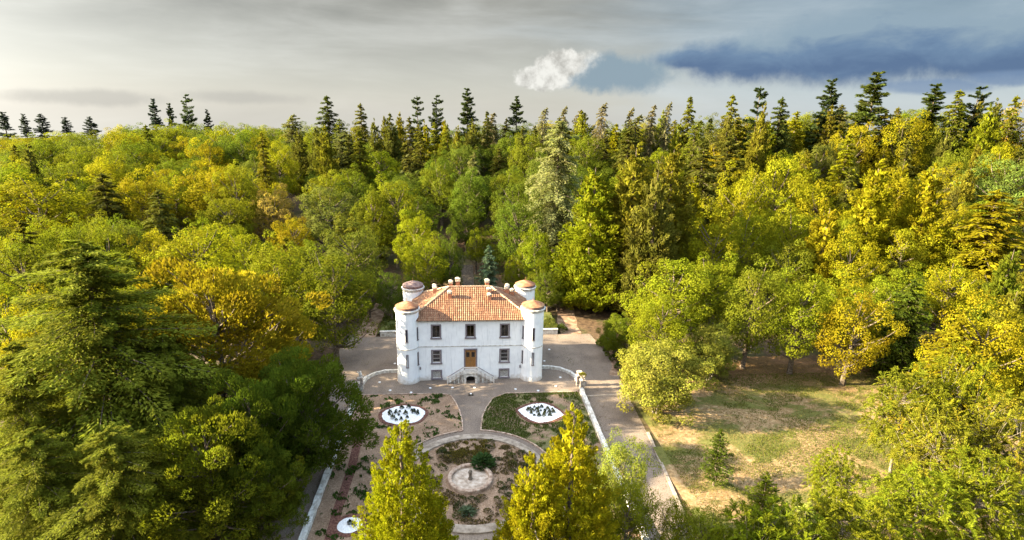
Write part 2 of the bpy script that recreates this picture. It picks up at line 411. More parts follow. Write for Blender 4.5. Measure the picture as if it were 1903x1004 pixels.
# ------------------------------------------------------------------ the villa
villa = empty('villa', (0, 0, 0))
tag(villa, 'white two-storey villa with four round corner towers and tiled hip roof', 'villa')
FY, BY, WX, EZ = -.45, 10.05, 8.0, 8.95
def wall_holes(m, x0, x1, z0, z1, y, holes, depth):
    xs = sorted({x0, x1, *[h[0] for h in holes], *[h[1] for h in holes]}); zs = sorted({z0, z1, *[h[2] for h in holes], *[h[3] for h in holes]})
    for a, b in zip(xs, xs[1:]):
        for c, d in zip(zs, zs[1:]):
            if any(h[0] <= a and b <= h[1] and h[2] <= c and d <= h[3] for h in holes): continue
            m.add([(a, y, c), (b, y, c), (b, y, d), (a, y, d)], [(0, 1, 2, 3)])
    for a, b, c, d in holes:
        for q in ([(a,y,c),(a,y,d),(a,y+depth,d),(a,y+depth,c)], [(b,y,d),(b,y,c),(b,y+depth,c),(b,y+depth,d)], [(a,y,d),(b,y,d),(b,y+depth,d),(a,y+depth,d)], [(b,y,c),(a,y,c),(a,y+depth,c),(b,y+depth,c)]):
            m.add(q, [(0, 1, 2, 3)])
WC = (-4.68, -.04, 4.65)
UP = [(x - .5, x + .5, 6.35, 8.08) for x in WC]
LO = [(x - .52, x + .52, 2.66, 4.40) for x in (WC[0], WC[2])]
BS = [(x - .55, x + .55, .34, 1.4) for x in (WC[0], WC[2])]
DR = (-.74, .70, 1.56, 4.48)
m = MB(); wall_holes(m, -WX, WX, -.1, EZ, FY, UP + LO + BS + [DR], .32)
m.add([(-WX, FY, -.1), (-WX, BY, -.1), (-WX, BY, EZ), (-WX, FY, EZ), (WX, FY, -.1), (WX, BY, -.1), (WX, BY, EZ), (WX, FY, EZ)], [(3, 2, 1, 0), (4, 5, 6, 7), (2, 6, 5, 1)])
m.build('wall', M['plaster'], villa)
MB().box(-WX + .05, WX - .05, FY + 1.6, FY + 1.7, 0, EZ - .05).build('inner_wall', M['room'], villa)
for z in (1.5, 5.0):
    MB().box(-WX + .05, WX - .05, FY + .34, FY + 1.6, z - .12, z).build('inner_floor', M['room'], villa)
m = MB(); m.box(-7.1, 7.1, FY - .05, FY - .002, 4.99, 5.10)
m.build('string_course', M['whitestone'], villa)
m = MB(); m.box(-7.1, 7.1, FY - .16, FY - .002, 8.66, 8.93); m.build('eave_cornice', M['whitestone'], villa)

def surround(m, h, w, out=.06, sill=.0):
    a, b, c, d = h; y0, y1 = FY - out, FY - .002
    m.box(a - w, a - .002, y0, y1, c, d + w); m.box(b + .002, b + w, y0, y1, c, d + w); m.box(a, b, y0, y1, d + .002, d + w)
def window(h, kind):
    a, b, c, d = h
    m = MB(); surround(m, h, .2); fr = m.build('window', M['stonegrey'], villa)
    MB().box(a - .27, b + .27, FY - .14, FY - .001, c - .2, c - .002).build('sill', M['stonegrey'], fr)
    y = FY + .16
    if kind == 'up':
        s = MB(); mat = M['sash']
        s.box(a, a + .07, y, y + .07, c, d); s.box(b - .07, b, y, y + .07, c, d); s.box(a + .07, b - .07, y, y + .07, c, c + .08); s.box(a + .07, b - .07, y, y + .07, d - .08, d)
        s.box((a+b)/2 - .04, (a+b)/2 + .04, y, y + .07, c + .08, d - .08)
        s.build('sash', mat, fr)
        for x0, x1 in ((a + .07, (a+b)/2 - .04), ((a+b)/2 + .04, b - .07)):
            MB().box(x0, x1, y + .03, y + .04, c + .08, d - .08).build('pane', M['glass'], fr)
    elif kind == 'lo':
        s = MB(); mat = M['sashpale']
        s.box(a, a + .09, y, y + .07, c, d); s.box(b - .09, b, y, y + .07, c, d); s.box(a + .09, b - .09, y, y + .07, c, c + .1); s.box(a + .09, b - .09, y, y + .07, d - .09, d)
        for k in (1, 2): z = c + (d - c) * k / 3; s.box(a + .09, b - .09, y, y + .07, z - .035, z + .035)
        s.build('sash', mat, fr)
        for k in range(3):
            z0, z1 = c + (d - c) * k / 3 + .04, c + (d - c) * (k + 1) / 3 - .04
            MB().box(a + .09, b - .09, y + .03, y + .04, max(z0, c + .1), min(z1, d - .09)).build('pane', M['glass'], fr)
        g = MB()
        for k in range(7): x = a + (b - a) * (k + .5) / 7; g.bar((x, FY + .07, c), (x, FY + .07, d), .016)
        for k in (1, 2): z = c + (d - c) * k / 3; g.box(a, b, FY + .06, FY + .085, z - .012, z + .012)
        g.build('window_bars', M['iron'], fr)
    else:
        MB().box(a, b, FY + .3, FY + .32, c, d).build('pane', M['dark'], fr)
        g = MB(); W, Hh = b - a, d - c; st_ = .2
        for s_ in (1, -1):
            k = -Hh
            while k < W:
                x0, x1 = max(k, 0), min(k + Hh, W)
                if x1 - x0 > .05:
                    za, zb = x0 - k, x1 - k
                    if s_ < 0: za, zb = Hh - za, Hh - zb
                    g.bar((a + x0, FY + .1 + .02 * s_, c + za), (a + x1, FY + .1 + .02 * s_, c + zb), .024, 4)
                k += st_
        g.build('lattice', M['whiteiron'], fr)
for h in UP: window(h, 'up')
for h in LO: window(h, 'lo')
for h in BS: window(h, 'base')
m = MB(); surround(m, DR, .2, .07); door = m.build('front_door', M['stonegrey'], villa)
a, b, c, d = DR; y = FY + .18
for x0, x1 in ((a, (a + b) / 2 - .006), ((a + b) / 2 + .006, b)):
    lf = MB(); lf.box(x0, x0 + .13, y, y + .07, c, d); lf.box(x1 - .13, x1, y, y + .07, c, d)
    for z0, z1 in ((c, c + .22), (c + .95, c + 1.1), (c + 1.62, c + 1.75), (d - .42, d)): lf.box(x0 + .13, x1 - .13, y, y + .07, z0, z1)
    lf.box(x0 + .13, x1 - .13, y + .03, y + .06, c + .22, c + .95); lf.box(x0 + .13, x1 - .13, y + .03, y + .06, c + 1.1, c + 1.62)
    lf.box(x0 + .2, x1 - .2, y + .01, y + .03, c + .32, c + .85); lf.box(x0 + .2, x1 - .2, y + .01, y + .03, c + 1.2, c + 1.52)
    lf.build('door_leaf', M['wood'], door)
    MB().box(x0 + .13, x1 - .13, y + .03, y + .04, c + 1.75, d - .42).build('pane', M['glass'], door)
MB().tube([(-.06, y - .03, 2.75), (-.06, y - .08, 2.75), (-.06, y - .08, 2.62)], [.02, .02, .02], 5).build('door_handle', M['iron'], door)

# double flight of steps with a landing before the door
sa = bpy.data.objects.new('entrance_steps', None); link(sa, villa)
LZ, Y0, Y1 = 1.55, -1.68, FY - .004
m = MB()
m.box(-.98, -.62, Y0, Y1, 0, 1.12); m.box(.58, .94, Y0, Y1, 0, 1.12)
arc = [(-.62 + 1.2 * t, .92 + .2 * math.sin(math.pi * t)) for t in np.linspace(0, 1, 9)]
for (xa, za), (xb, zb) in zip(arc, arc[1:]):
    m.add([(xa, Y0, za), (xb, Y0, zb), (xb, Y0, 1.3), (xa, Y0, 1.3), (xa, Y1, za), (xb, Y1, zb)], [(0, 1, 2, 3), (0, 4, 5, 1)])
m.box(-1.0, .96, Y0 + .003, Y1, 1.303, LZ - .1); m.box(-1.08, 1.04, Y0 - .06, Y1, LZ - .097, LZ)
m.box(-.98, -.62, Y0 + .002, Y1, 1.122, 1.30); m.box(.58, .94, Y0 + .002, Y1, 1.122, 1.30)
m.build('landing', M['whitestone'], sa)
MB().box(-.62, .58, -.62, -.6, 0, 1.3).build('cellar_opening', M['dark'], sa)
NS = 8
for sgn in (-1, 1):
    x0 = -1.0 if sgn < 0 else .96
    for i in range(NS):
        z = LZ - (i + 1) * LZ / (NS + 1); xa = x0 + sgn * i * .275; xb = xa + sgn * .275
        s = MB(); s.box(min(xa, xb) + .03, max(xa, xb) - .03, Y0 + .16, Y1, 0, z - .06)
        s.box(min(xa, xb) - .02, max(xa, xb) + .02, Y0, Y1, z - .057, z)
        s.build('step', M['oldstone' if i % 2 else 'whitestone'], sa)
    r = MB(); xe = x0 + sgn * NS * .275
    r.box(xe - .06, xe + .06, Y0 - .03, Y0 + .09, 0, 1.0)
    hr = MB(); hr.tube([(x0, Y0 + .03, LZ + .90), (xe, Y0 + .03, 1.0)], [.045, .045], 6); hr.build('handrail', M['stonegrey'], sa)
    for i in range(NS * 2):
        t = (i + .5) / (NS * 2); xx = x0 + (xe - x0) * t; zt = LZ + .88 + (.98 - LZ - .88) * t
        r.bar((xx, Y0 + .03, LZ - (int(i / 2) + 1) * LZ / (NS + 1)), (xx, Y0 + .03, zt), .02, 4)
    r.build('balustrade', M['whiteiron'], sa)
r = MB(); r.box(-1.0, .96, Y0, Y0 + .08, LZ + .82, LZ + .9); r.box(-1.0, .96, Y0 + .01, Y0 + .07, LZ + .1, LZ + .15)
for i in range(13): xx = -.96 + i * 1.88 / 12; r.box(xx - .03, xx + .03, Y0 + .012, Y0 + .065, LZ, LZ + .82)
r.build('balustrade', M['whiteiron'], sa)

# roof
EX, EYf, EYb, RX, RY, RZ = 8.35, -.85, 10.45, 2.95, 4.8, 11.87
A, B, Cc, D, P, Q = (-EX, EYf, EZ), (EX, EYf, EZ), (EX, EYb, EZ), (-EX, EYb, EZ), (-RX, RY, RZ), (RX, RY, RZ)
m = MB(); m.add([A, B, Cc, D, P, Q], [(0, 1, 5, 4), (1, 2, 5), (2, 3, 4, 5), (3, 0, 4), (3, 2, 1, 0)])
roof = m.build('roof', M['tilebed'], villa)
def tiles():
    rs = np.random.RandomState(5); V = []; F = []; Cn = []
    dx, dl, seg = .265, .42, 5
    ang = np.linspace(0, math.pi, seg + 1)
    for e0, e1, r0, r1 in ((A, B, P, Q), (B, Cc, Q, Q), (Cc, D, Q, P), (D, A, P, P)):
        e0, e1, r0, r1 = map(np.array, (e0, e1, r0, r1)); u = e1 - e0; Lw = np.linalg.norm(u); u = u / Lw
        up = (r0 - e0) - u * np.dot(r0 - e0, u); Ls = np.linalg.norm(up); up /= Ls; nn = np.cross(u, up)
        h0 = np.dot(r0 - e0, u); h1 = Lw - np.dot(r1 - e0, u)
        n = int(Lw / dx)
        for i in range(n):
            w = (i + .5) * Lw / n
            top = Ls * min(1, w / h0, (Lw - w) / h1)
            colt = rs.rand()
            k = 0; s = -.1
            while s < top - .08:
                s2 = min(s + dl + .06, top + .05)
                c0 = e0 + u * (w + rs.normal(0, .006)) + up * s + nn * (.035 + rs.rand() * .012); c1 = e0 + u * (w + rs.normal(0, .006)) + up * s2 + nn * .012
                b0 = len(V)
                for cc, r in ((c0, .105), (c1, .085)):
                    for aa in ang: V.append(cc + u * math.cos(aa) * -r + nn * math.sin(aa) * r)
                for q in range(seg): F.append((b0 + q, b0 + q + 1, b0 + seg + 2 + q, b0 + seg + 1 + q)[::-1])
                F.append(tuple(b0 + q for q in range(seg + 1)))
                t = np.clip(.35 * colt + .65 * rs.rand(), 0, 1)
                Cn += [t] * (seg + 1); s += dl
    me = bpy.data.meshes.new('roof_tiles'); me.from_pydata([tuple(q) for q in V], [], F); me.materials.append(M['tile'])
    at = me.attributes.new('tint', 'FLOAT_COLOR', 'FACE'); a4 = np.ones((len(F), 4), np.float32); a4[:, 0] = Cn; a4[:, 1] = rs.rand(len(F)); at.data.foreach_set('color', a4.ravel())
    return tag(obj('roof_tiles', me, roof), kind='stuff')
tiles()
for i, (q0, q1) in enumerate(((P, Q), (A, P), (B, Q), (Cc, Q), (D, P))):
    q0, q1 = np.array(q0), np.array(q1); n = int(np.linalg.norm(q1 - q0) / .42); m = MB(); rr = random.Random(i)
    for k in range(n):
        a_ = q0 + (q1 - q0) * k / n; b_ = q0 + (q1 - q0) * (k + 1.12) / n
        m.tube([a_ + (0, 0, .09 + rr.random() * .02), b_ + (0, 0, .065)], [.16, .13], 8)
    m.build('ridge_tiles', M['ridgetile'], roof)

def roofz(x, y): return min(8.95 + (y + .85) * .52, 8.95 + (10.45 - y) * .52, 8.95 + (8.35 - abs(x)) * .545)
for x, y, w, h in ((-2.86, 2.9, .52, .95), (2.62, 2.55, .5, .8), (2.62, 3.6, .5, .75), (-5.05, 5.6, .5, .9), (-2.75, 5.6, .5, 1.05), (-1.75, 5.35, .58, 1.35), (2.45, 5.2, .55, 1.1), (5.35, 5.7, .52, 1.0), (6.2, 6.3, .5, .85), (-5.2, 7.6, .5, .9), (5.6, 7.8, .5, .9)):
    z = roofz(x, y); m = MB(); m.box(x - w/2, x + w/2, y - w/2, y + w/2, z - .35, z + h * .72)
    ch = m.build('chimney', M['brick'], villa)
    k = MB(); t = z + h * .72
    k.box(x - w*.62, x + w*.62, y - w*.62, y + w*.62, t + .002, t + .09)
    for sx in (-1, 1):
        for sy in (-1, 1): k.box(x + sx*w*.36 - .06, x + sx*w*.36 + .06, y + sy*w*.36 - .06, y + sy*w*.36 + .06, t + .09, t + h*.3)
    tp = t + h * .3
    k.add([(x-w*.66,y-w*.66,tp),(x+w*.66,y-w*.66,tp),(x+w*.66,y+w*.66,tp),(x-w*.66,y+w*.66,tp),(x-w*.2,y-w*.2,tp+.2),(x+w*.2,y-w*.2,tp+.2),(x+w*.2,y+w*.2,tp+.2),(x-w*.2,y+w*.2,tp+.2)],
          [(0,1,5,4),(1,2,6,5),(2,3,7,6),(3,0,4,7),(4,5,6,7),(3,2,1,0)])
    k.build('chimney_cap', M['mortar'], ch)

def tower(cx, cy, slits, capmat, lab):
    r = 1.5
    m = MB(); m.lathe([(r + .12, -.1), (r + .06, .5), (r + .01, 1.6), (r, 10.2)], 48, (cx, cy, 0))
    t = m.build('tower', M['plaster'], villa, smooth=True); t['label'] = lab
    m = MB(); m.lathe([(r, 4.97), (r + .055, 5.0), (r + .055, 5.1), (r, 5.13)], 48, (cx, cy, 0)); m.build('string_course', M['whitestone'], t, smooth=True)
    m = MB(); m.lathe([(r, 10.02), (r + .08, 10.1), (r + .08, 10.2), (r + .2, 10.3), (r + .22, 10.46), (r + .02, 10.5)], 48, (cx, cy, 0)); m.build('cornice', M['whitestone'], t, smooth=True)
    m = MB(); m.lathe([(r + .03, 10.47), (r + .03, 10.82)], 48, (cx, cy, 0)); m.build('parapet', M['terracottaold'], t, smooth=True)
    m = MB(); m.lathe([(r + .02, 10.78), (r + .06, 10.80), (r + .06, 10.86), (r * .78, 11.06), (r * .4, 11.27), (.1, 11.42), (.0, 11.44)], 48, (cx, cy, 0)); m.build('tower_roof', capmat, t, smooth=True)
    m = MB(); m.tube([(cx, cy, 11.4), (cx, cy, 11.56), (cx, cy, 11.95)], [.05, .03, .012], 6); m.build('finial', M['terracotta'], t)
    for ang in slits:
        a_ = rad(ang); n_ = (math.sin(a_), -math.cos(a_)); s_ = (math.cos(a_), math.sin(a_))
        for z0, z1 in ((6.2, 7.98), (2.55, 4.38)):
            def slab(mm, w0, w1, d0, d1, za, zb):
                vs = [(cx + n_[0]*d + s_[0]*w, cy + n_[1]*d + s_[1]*w, z) for z in (za, zb) for d, w in ((d1, w0), (d1, w1), (d0, w1), (d0, w0))]
                mm.add(vs, [(0,3,2,1),(4,5,6,7),(0,1,5,4),(1,2,6,5),(2,3,7,6),(3,0,4,7)])
            f = MB(); slab(f, -.17, -.10, r - .1, r + .03, z0, z1); slab(f, .10, .17, r - .1, r + .03, z0, z1); slab(f, -.10, .10, r - .1, r + .03, z1 - .09, z1 - .001)
            sw = f.build('slit_window', M['stonegrey'], t)
            f = MB(); slab(f, -.2, .2, r - .1, r + .09, z0 - .12, z0 - .002); f.build('sill', M['stonegrey'], sw)
            f = MB(); slab(f, -.10, .10, r - .08, r + .006, z0, z1 - .09); f.build('pane', M['darkglass'], sw)
M['darkglass'] = material('darkglass', two((.02, .02, .03), (.045, .04, .05), 3), .15, .5)
tower(-8.5, 0, (0, 64), M['terracotta'], 'left front tower with orange cap')
tower(8.5, 0, (0, -64), M['ochrecap'] if 'ochrecap' in M else M['terracotta'], 'right front tower with pale ochre cap')
tower(-8.5, 9.6, (), M['terracottaold'], 'left rear tower with dull purple cap')
tower(8.5, 9.6, (), M['terracotta'], 'right rear tower with bright orange cap')
for x in (-6.9, 6.85):
    MB().box(x - .09, x + .09, FY - .22, FY - .003, 1.75, 2.1).build('wall_lamp', M['iron'], villa)

# ------------------------------------------------------------------ forecourt and garden
def crumbly_wall(name, pts, w, h, label, seed, group=None):
    rr = random.Random(seed); m = MB(); pts = [np.array(q, float) for q in pts]; k = []
    for a_, b_ in zip(pts, pts[1:]):
        n = max(2, int(np.linalg.norm(b_ - a_) / .8))
        for t in range(n): k.append(a_ + (b_ - a_) * t / n)
    k.append(pts[-1])
    hs = [h + rr.uniform(-.05, .05) for _ in k]; L = []; R = []
    for i, q in enumerate(k):
        t = k[min(i+1, len(k)-1)] - k[max(i-1, 0)]; t = t / np.linalg.norm(t); nn = np.array((-t[1], t[0])); ww = w / 2 + rr.uniform(-.04, .04)
        L.append(q + nn * ww); R.append(q - nn * ww)
    vs = []
    for i in range(len(k)): vs += [(*R[i], -.05), (*R[i], hs[i]), (*L[i], hs[i] + rr.uniform(-.03, .03)), (*L[i], -.05)]
    fs = [(0, 1, 2, 3)]
    for i in range(len(k) - 1):
        o = i * 4
        for j in range(3): fs.append((o + j, o + j + 4, o + j + 5, o + j + 1))
    o = (len(k) - 1) * 4; fs.append((o + 3, o + 2, o + 1, o))
    return tag(m.add(vs, fs).build(name, M['whitestone']), label, 'wall', group)
crumbly_wall('garden_wall', [(-14.85, -3.9), (-14.8, -20), (-14.9, -55)], .5, .5, 'crumbling whitewashed low wall along the left side of the garden', 1, 'low garden side walls')
crumbly_wall('garden_wall', [(14.75, -4.6), (14.6, -20), (14.5, -55)], .5, .5, 'straight white low wall between the garden and the right drive', 2, 'low garden side walls')
crumbly_wall('curved_wall', [(10.0, 2.55), (11.6, 2.5), (12.95, 1.95), (14.0, 1.0), (14.6, -.2), (14.75, -2.5)], .35, .45, 'low curved white wall sweeping from the right front tower', 3, 'curved forecourt walls')
crumbly_wall('curved_wall', [(-10.0, 2.35), (-12.1, 2.25), (-13.5, 1.5), (-14.4, .2), (-14.7, -2.0)], .35, .45, 'low curved weathered wall sweeping from the left front tower', 4, 'curved forecourt walls')

def pillar(x, y, h, label, top):
    e = empty('stone_pillar', (x, y, 0)); tag(e, label, 'pillar', 'stone pillars flanking the forecourt')
    m = MB(); m.box(-.36, .36, -.36, .36, 0, .28); m.box(-.29, .29, -.29, .29, .28, h); m.build('shaft', M['oldstone'], e)
    m = MB(); m.box(-.38, .38, -.38, .38, h + .002, h + .14); m.build('cap', M['oldstone'], e)
    if top == 'urn':
        m = MB(); m.lathe([(.0, h + .142), (.2, h + .143), (.1, h + .25), (.26, h + .42), (.36, h + .62), (.4, h + .68), (.3, h + .66), (.0, h + .6)], 16); m.build('urn', M['oldstone'], e, smooth=True)
    elif top == 'finial':
        m = MB(); m.lathe([(.0, h + .142), (.2, h + .143), (.14, h + .22), (.24, h + .4), (.2, h + .6), (.1, h + .7), (.16, h + .82), (.1, h + .95), (.0, h + 1.0)], 14); m.build('finial', M['whitestone'], e, smooth=True)
        m = MB(); m.tube([(-.1, 0, h + .62), (-.34, .02, h + .82), (-.3, .02, h + .95)], [.07, .06, .03], 6); m.build('finial_arm', M['whitestone'], e)
    return e
pillar(14.72, -2.95, 1.45, 'weathered stone pillar with urn, nearer the villa on the right', 'urn')
pillar(14.98, -4.15, 1.35, 'weathered stone pillar with a planted urn at the right wall head', 'urn')
pillar(-14.62, -2.4, 1.6, 'weathered stone pillar with white ornament, nearer the villa on the left', 'finial')
pillar(-14.97, -3.4, 1.25, 'stubby stone pillar at the head of the left garden wall', None)
for x in (-1.75, 1.9):
    z = float(terrain(x, 32)) ; e = empty('urn_pedestal', (x, 32, z))
    tag(e, 'grey stone urn on pedestal ' + ('left' if x < 0 else 'right') + ' of the forest stairs', 'urn', 'urns beside the forest stairs')
    MB().box(-.35, .35, -.35, .35, -.2, 1.5).build('pedestal', M['oldstone'], e)
    MB().lathe([(0, 1.502), (.3, 1.503), (.12, 1.65), (.12, 1.8), (.36, 2.15), (.44, 2.5), (.36, 2.48), (0, 2.4)], 14).build('urn', M['oldstone'], e, smooth=True)

GC = (0.0, -22.1)
def arc(c, r, a0, a1, n): return [(c[0] + r * math.cos(rad(a0 + (a1 - a0) * i / n)), c[1] + r * math.sin(rad(a0 + (a1 - a0) * i / n))) for i in range(n + 1)]
RB = 8.7
left_edge = [(-14.5, -4.25), (-3.9, -4.4), (-2.75, -4.9), (-2.1, -6.6), (-1.5, -9.0), (-1.2, -11.4), (-1.15, -13.45)] + arc(GC, RB, 98, 215, 22)
left_bed = left_edge + [(-7.2, -38), (-14.5, -38)]
right_edge = [(14.4, -4.8), (4.6, -4.75), (2.8, -6.0), (1.9, -8.1), (1.25, -10.4), (.95, -13.4)] + arc(GC, RB, 83.5, -35, 22)
right_bed = right_edge + [(7.2, -38), (14.3, -38)]
def flat_poly(name, poly, z, mat, parent=None, kind='structure'):
    o = MB().prism(poly if sum(a_[0]*b_[1]-b_[0]*a_[1] for a_, b_ in zip(poly, poly[1:] + poly[:1])) > 0 else poly[::-1], z - .15, z).build(name, mat, parent)
    if parent is None: o['kind'] = kind
    return o
lb = flat_poly('garden_bed', left_bed, .03, M['soil'])
rb = flat_poly('garden_bed', right_bed, .03, M['soilgrass'])
MB().ribbon(left_edge, .16, 0, .13).build('edging', M['edging'], lb)
MB().ribbon(right_edge, .16, 0, .13).build('edging', M['edging'], rb)
MB().ribbon([(-12.6, -10.6), (-12.9, -14), (-12.6, -20), (-12.7, -26), (-12.4, -36)], .9, .0, .045).build('furrow', M['mulch'], lb)
ring = tag(MB().prism(arc(GC, 6.9, 0, 355, 71), -.12, .04).build('round_bed', M['soil']), kind='structure')
m = MB(); m.lathe([(6.85, .0), (6.85, .2), (6.95, .22), (7.75, .2), (7.8, .17), (7.8, 0)], 96, (GC[0], GC[1], 0))
tag(m.build('ring_kerb', M['pathstone'], smooth=True), kind='structure')

fo = empty('fountain', (-.42, -22.4, 0)); tag(fo, 'round dry stone fountain basin in the centre of the garden', 'fountain')
MB().lathe([(2.28, 0), (2.28, .38), (2.22, .44), (1.92, .44), (1.86, .38), (1.86, .1)], 64).build('basin_rim', M['edging'], fo, smooth=True)
MB().lathe([(1.87, .13), (1.0, .11), (.0, .11)], 48).build('basin_floor', M['sand'], fo, smooth=True)
MB().lathe([(.22, .1), (.2, .3), (.13, .4), (.15, .75), (.22, .9), (.19, 1.05), (.08, 1.15), (0, 1.16)], 14).build('spout', M['mossstone'], fo, smooth=True)

def pebble_bed(name, shape, c, label):
    e = empty(name, (c[0], c[1], .03)); tag(e, label, 'flower bed', 'white pebble flower beds')
    n = len(shape); sh = np.array(shape)
    outer = (sh * (1 + .42 / np.linalg.norm(sh, axis=1))[:, None]).tolist()
    MB().prism(outer, -.1, .05).build('mulch_border', M['mulch'], e)
    rs = np.random.RandomState(int(abs(c[0]) * 10)); vs = []; fs = []; K = 7
    for k in range(K + 1):
        f = 1 - k / K
        for q in sh: vs.append((q[0]*f, q[1]*f, .06 + .12 * (1 - f**3) + rs.normal(0, .018)))
    for k in range(K):
        for i in range(n): fs.append((k*n+i, k*n+(i+1)%n, (k+1)*n+(i+1)%n, (k+1)*n+i))
    MB().add(vs, fs).build('pebbles', M['pebble'], e)
    return e
ell = [(2.6 * math.cos(t) * (1 + .03 * math.sin(5*t)), 2.15 * math.sin(t) * (1 + .03 * math.cos(7*t))) for t in np.linspace(0, 2*math.pi, 48, endpoint=False)]
eye = []
for t in np.linspace(0, 1, 25)[:-1]: eye.append((-2.85 + 5.7 * t, -2.3 * math.sin(math.pi * t) ** .9))
for t in np.linspace(0, 1, 25)[:-1]: eye.append((2.85 - 5.7 * t, 2.3 * math.sin(math.pi * t) ** .9))
ca, sa_ = math.cos(rad(-14)), math.sin(rad(-14)); eye = [(x*ca - y*sa_, x*sa_ + y*ca) for x, y in eye]
sml = [(1.1 * math.cos(t), 1.0 * math.sin(t)) for t in np.linspace(0, 2*math.pi, 28, endpoint=False)]
pebble_bed('pebble_bed', ell, (-8.35, -9.5), 'oval bed of white pebbles with small plants, left of the villa path')
pebble_bed('pebble_bed', eye, (8.5, -9.9), 'eye-shaped bed of white pebbles with small plants, right of the villa path')
pebble_bed('pebble_bed', sml, (-11.2, -28.1), 'small round bed of white pebbles near the bottom edge')

GL = [(12.66,-.46),(11.59,-2.99),(5.98,-3.63),(8.97,-4.2),(12.6,9.22),(11.19,5.01),(-12.43,-.69),(-10.73,-3.11),(-7.91,-3.83),(-5.47,-2.74),(-2.49,-2.76),(-11.04,5.14),(.49,-2.91)]
lm = MB(); lm.lathe([(.17, 0), (.17, .05), (.13, .07), (0, .07)], 14); lme = lm.mesh('ground_lamp', M['pebble'])
for i, (x, y) in enumerate(GL):
    side = 'left' if x < -1 else 'right' if x > 1 else 'middle'
    tag(obj('ground_lamp', lme, None, (x, y, .012)), f'small round white ground lamp set in the gravel, {side} side of the villa', 'lamp', f'white ground lamps {side} of the villa')
e = empty('drain_box', (-.05, -4.9, .012)); tag(e, 'little stone box with a white top on the gravel before the steps', 'box')
MB().box(-.32, .32, -.22, .22, 0, .16).build('body', M['mossstone'], e); MB().lathe([(.12, .161), (.12, .22), (0, .23)], 12).build('top', M['pebble'], e)
kr = random.Random(8); kb = empty('drive_kerb', (20, -22, 0)); tag(kb, 'pale stone kerb along the lawn side of the right drive', 'kerb')
kp = [np.array(q) for q in ((20.5, -14.9), (19.35, -27.8), (17.35, -50))]
for a_, b_ in zip(kp, kp[1:]):
    n = int(np.linalg.norm(b_ - a_) / 1.1); dn = (b_ - a_) / np.linalg.norm(b_ - a_)
    for i in range(n):
        q0 = a_ + (b_ - a_) * i / n + dn * .02; q1 = a_ + (b_ - a_) * (i + 1) / n - dn * .02
        MB().ribbon([q0 - (20, -22), q1 - (20, -22)], .32, -.1, .1 + kr.uniform(-.015, .02)).build('kerbstone', M['pathstone'], kb)
tag(MB().ribbon([(15.1, -5.9), (20.6, -5.6)], .28, .0, .02).build('drain_strip', M['pathstone']), kind='structure')

# ------------------------------------------------------------------ foliage
def unit(a): return a / (np.linalg.norm(a, axis=-1, keepdims=True) + 1e-9)
def rdir(rs, n): return unit(rs.normal(size=(n, 3)))
class Leaves:
    def __init__(s): s.P = []; s.N = []; s.A = []; s.L = []; s.W = []; s.T = []
    def add(s, P, N, A, L, W, clump, leaf):
        n = len(P); s.P.append(P); s.N.append(N); s.A.append(A)
        s.L.append(np.broadcast_to(L, n)); s.W.append(np.broadcast_to(W, n))
        t = np.ones((n, 4), np.float32); t[:, 0] = clump; t[:, 1] = leaf; s.T.append(t)
    def mesh(s, name):
        P, N, A = map(np.concatenate, (s.P, s.N, s.A)); L, W = map(np.concatenate, (s.L, s.W)); T = np.concatenate(s.T)
        A = unit(A); Sd = unit(np.cross(N, A)); N = np.cross(A, Sd); n = len(P)
        a = A * (L / 2)[:, None]; w = Sd * (W / 2)[:, None]; k = N * (W * .18)[:, None]
        V = np.stack([P - a, P + w - a * .15 + k, P + a, P - w - a * .15 + k], 1).reshape(-1, 3)
        me = bpy.data.meshes.new(name); me.vertices.add(4 * n); me.vertices.foreach_set('co', V.astype(np.float32).ravel())
        me.loops.add(4 * n); me.loops.foreach_set('vertex_index', np.arange(4 * n, dtype=np.int32))
        me.polygons.add(n); me.polygons.foreach_set('loop_start', np.arange(0, 4 * n, 4, dtype=np.int32))
        me.materials.append(M['leaf'])
        at = me.attributes.new('tint', 'FLOAT_COLOR', 'FACE'); at.data.foreach_set('color', T.ravel())
        me.update(calc_edges=True); return me

def limb(mb, a, b, r0, r1, rs, sag=.12, n=5):
    a, b = np.array(a, float), np.array(b, float); L = np.linalg.norm(b - a); k = []
    j = rs.normal(0, .05 * L, 3)
    for i in range(n + 1):
        t = i / n; k.append(a + (b - a) * t + j * math.sin(math.pi * t) + np.array((0, 0, -sag * L * math.sin(math.pi * t))))
    mb.tube(k, [r0 + (r1 - r0) * i / n for i in range(n + 1)], 6)

